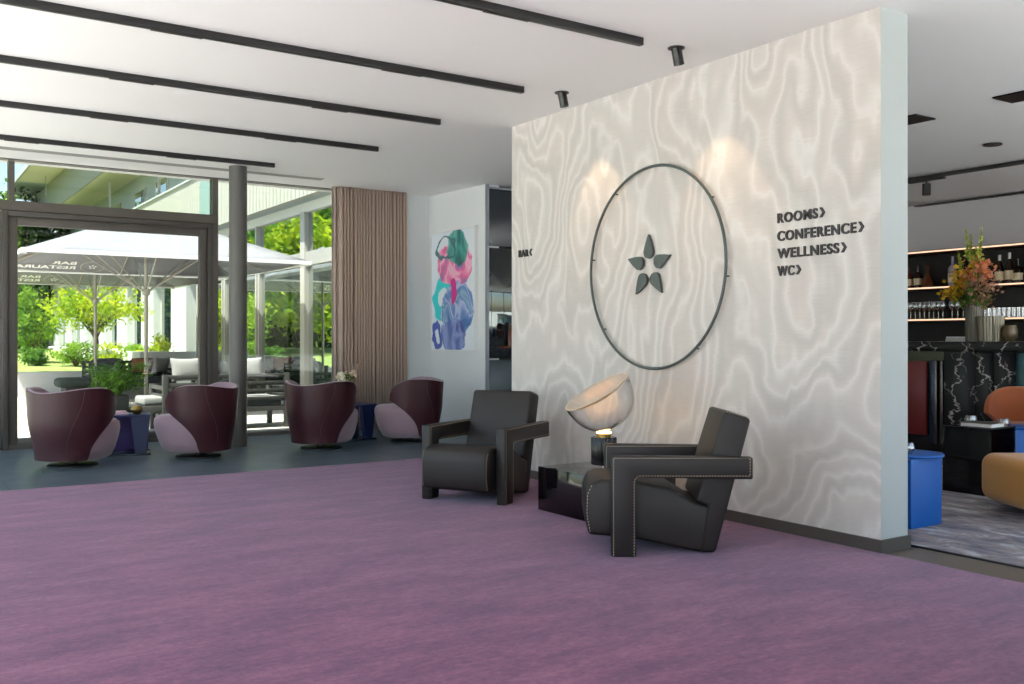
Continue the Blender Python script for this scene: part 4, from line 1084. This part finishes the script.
# ---- trees and shrubs
def leaves(name, n, cfun, size, mt, parent):
    P = np.array([cfun() for _ in range(n)]); N = rng.normal(size=(n, 3)); N /= np.linalg.norm(N, axis=1)[:, None]
    A = np.cross(N, rng.normal(size=(n, 3))); A /= np.linalg.norm(A, axis=1)[:, None]; B = np.cross(N, A); s = size * rng.uniform(.6, 1.3, (n, 1))
    V_ = np.stack([P - A * s * .9, P - B * s * .42 + N * s * .12, P + A * s * .9, P + B * s * .42 + N * s * .12], 1).reshape(-1, 3)
    me = bpy.data.meshes.new(name); me.vertices.add(4 * n); me.vertices.foreach_set('co', V_.ravel())
    me.loops.add(4 * n); me.loops.foreach_set('vertex_index', np.arange(4 * n)); me.polygons.add(n)
    me.polygons.foreach_set('loop_start', np.arange(0, 4 * n, 4)); me.polygons.foreach_set('loop_total', np.full(n, 4)); me.update(); me.validate()
    me.materials.append(mt); o = bpy.data.objects.new(name, me); COL.objects.link(o); o.parent = parent; return o
def clumps(R, hz, nb, thick=.35, z0=0):
    cs = []
    for _ in range(nb):
        v = rng.normal(size=3); v /= np.linalg.norm(v); r = rng.uniform(.35, 1) ; cs.append((v[0] * R * r, v[1] * R * r, z0 + v[2] * hz * r))
    def f():
        c = cs[rng.integers(nb)]; return (c[0] + rng.normal() * R * thick * .5, c[1] + rng.normal() * R * thick * .5, c[2] + rng.normal() * hz * thick * .45)
    return f
def tree(name, label, loc, trunk_h, R, hz, n, size, mt, cat='tree', group=None, nb=26):
    t_ = thing(name, label, cat, loc, 0, group); b = MB(); cz = trunk_h + hz * .8
    b.tube([(0, 0, -.1), (.03, 0, trunk_h * .6), (-.02, .02, cz)], [.05 * R + .03, .04 * R + .02, .02], 8)
    for k in range(8):
        a = k * PI / 4 + random.random(); st0 = Vector((0, 0, trunk_h * random.uniform(.5, 1.0))); e_ = Vector((math.cos(a) * R * .7, math.sin(a) * R * .7, cz + random.uniform(-.4, .5) * hz))
        b.tube([st0, st0.lerp(e_, .5) + Vector((0, 0, .1)), e_], [.018 * R + .012, .012 * R + .008, .006], 5)
    b.build('trunk', M['bark'], t_); leaves('foliage', n, clumps(R, hz, nb, .4, cz), size, mt, t_); return t_
tree('maple_tree', 'lime green maple with a spreading crown behind the parasols', (4.55, 26.2, .5), 1.1, 1.1, .62, 2600, .07, M['leaf_lime'], nb=40)
tree('young_tree', 'slender light green young tree on the lawn by the door frame', (3.35, 27.5, .55), .35, .55, .85, 2600, .06, M['leaf_mid'])
for (x, y, r, hz_, mt, lab) in ((4.0, 25.6, .5, .32, 'leaf_mid', 'low bright shrub on the lawn right of the young tree'), (4.75, 25.0, .55, .34, 'leaf_lime', 'low yellow-green shrub under the maple crown'),
                            (5.25, 24.2, .42, .3, 'leaf_mid', 'low green shrub between the maple and the wing'), (5.5, 23.6, .38, .42, 'leaf_lime', 'lime green bush in front of the wing piers beside the door leaf'),
                            (3.2, 26.3, .4, .25, 'leaf_green', 'small dark green shrub at the foot of the young tree')):
    tree('shrub', lab, (x, y, .5), .05, r, hz_, 1500, .05, M[mt], 'shrub', 'shrubs on the lawn', 14)
labs = ['tall bright tree at the far left edge of the view', 'dense green tree left of the roof edge', 'dark tree beyond the lawn', 'broad green tree mirrored in the wing glass', 'mid green tree mirrored in the wing glass',
        'tall light green tree beyond the lawn', 'leafy dark tree farther along the lawn', 'round green tree farther along the lawn', 'pale green tree at the garden end', 'tall dark tree at the garden end', 'spreading green tree beside the lawn', 'yellow-green tree beside the terrace', 'dense tree beside the terrace']
spots = [(3.6, 45, 7.4, 'leaf_mid'), (1.6, 36, 5.6, 'leaf_green'), (4.9, 47, 7.5, 'leaf_dark'), (-2.5, 33, 7.6, 'leaf_mid'), (-5.5, 36, 8.5, 'leaf_green'), (-1.0, 44, 9, 'leaf_mid'), (-8.5, 41, 9.5, 'leaf_dark'),
         (-4, 50, 10, 'leaf_green'), (0.2, 31, 5.2, 'leaf_lime'), (-9, 31, 8.2, 'leaf_green'), (-6.5, 26.5, 6.8, 'leaf_mid'), (-3.2, 26.0, 4.6, 'leaf_lime'), (-10, 22.5, 7.5, 'leaf_mid')]
for (x, y, h_, mt), lab in zip(spots, labs):
    R_ = h_ * (.16 if x == 3.6 else .33); hz_ = h_ * .36
    tree('garden_tree', lab, (x, y, .3), h_ * .30, R_, hz_, 9000, .16, M[mt], 'tree', 'garden trees beyond the terrace', 60)
# low hedge at the lawn end
t_ = thing('garden_hedge', 'clipped dark hedge closing the lawn under the trees', 'hedge', (-1, 38, .8))
def hf(): return (rng.uniform(-9, 6), rng.uniform(-.6, .6), rng.uniform(0, 2.4))
leaves('foliage', 14000, hf, .12, M['leaf_dark'], t_)
MB().box((-9, -.3, -.3), (6, .3, 2.1)).build('inner_branches', mat('hedge_core', (40, 56, 30), 1), t_, smooth=False)

# ---------------------------------------------------------------- light
w = bpy.data.worlds.new('World'); SC.world = w; w.use_nodes = True; nt = w.node_tree; bg = nt.nodes['Background']
sky = nt.nodes.new('ShaderNodeTexSky'); sky.sky_type = 'NISHITA'; sky.sun_disc = False; sky.sun_elevation = math.radians(58); sky.sun_rotation = math.radians(225); sky.air_density = 1.0; sky.dust_density = 1.5
nt.links.new(sky.outputs[0], bg.inputs[0]); bg.inputs[1].default_value = .24
sl = bpy.data.lights.new('sun', 'SUN'); sl.energy = 9.8; sl.angle = math.radians(.6); sl.color = (1, .97, .91)
so = bpy.data.objects.new('sun', sl); COL.objects.link(so); so.rotation_euler = Vector((.35, .17, -.85)).to_track_quat('-Z', 'Y').to_euler()
def portal(loc, sx, sy, direction):
    l = bpy.data.lights.new('daylight_portal', 'AREA'); l.shape = 'RECTANGLE'; l.size = sx; l.size_y = sy; l.cycles.is_portal = True
    o = bpy.data.objects.new('daylight_portal', l); COL.objects.link(o); o.location = loc; o.rotation_euler = Vector(direction).to_track_quat('-Z', 'Z').to_euler()
portal((XL - .1, 3.3, 1.55), 16.6, 3.0, (1, 0, 0)); portal((.65, YB - .1, 1.55), 3.9, 3.0, (0, 1, 0)); portal((8.6, .2, 1.55), 7.4, 3.0, (0, 1, 0)); portal((2.3, YG + .15, 1.6), 7.2, 3.1, (0, -1, 0))

# ---------------------------------------------------------------- camera
cd = bpy.data.cameras.new('camera'); cam = bpy.data.objects.new('camera', cd); COL.objects.link(cam); SC.camera = cam
cam.location = (0, 0, 1.2); cam.rotation_euler = (PI / 2, 0, -math.atan2(630, 950))
cd.sensor_width = 36; cd.lens = 36 * 950 / 1024; cd.shift_y = -2 / 1024; cd.clip_start = .05; cd.clip_end = 300
SC.view_settings.view_transform = 'Standard'; SC.view_settings.look = 'None'; SC.view_settings.exposure = 1.02; SC.view_settings.gamma = 1
SC.view_settings.use_curve_mapping = False
SC.cycles.use_denoising = True
SC.cycles.max_bounces = 10; SC.cycles.diffuse_bounces = 6; SC.cycles.transparent_max_bounces = 16; SC.cycles.sample_clamp_indirect = 6
SC.cycles.caustics_reflective = False; SC.cycles.caustics_refractive = False
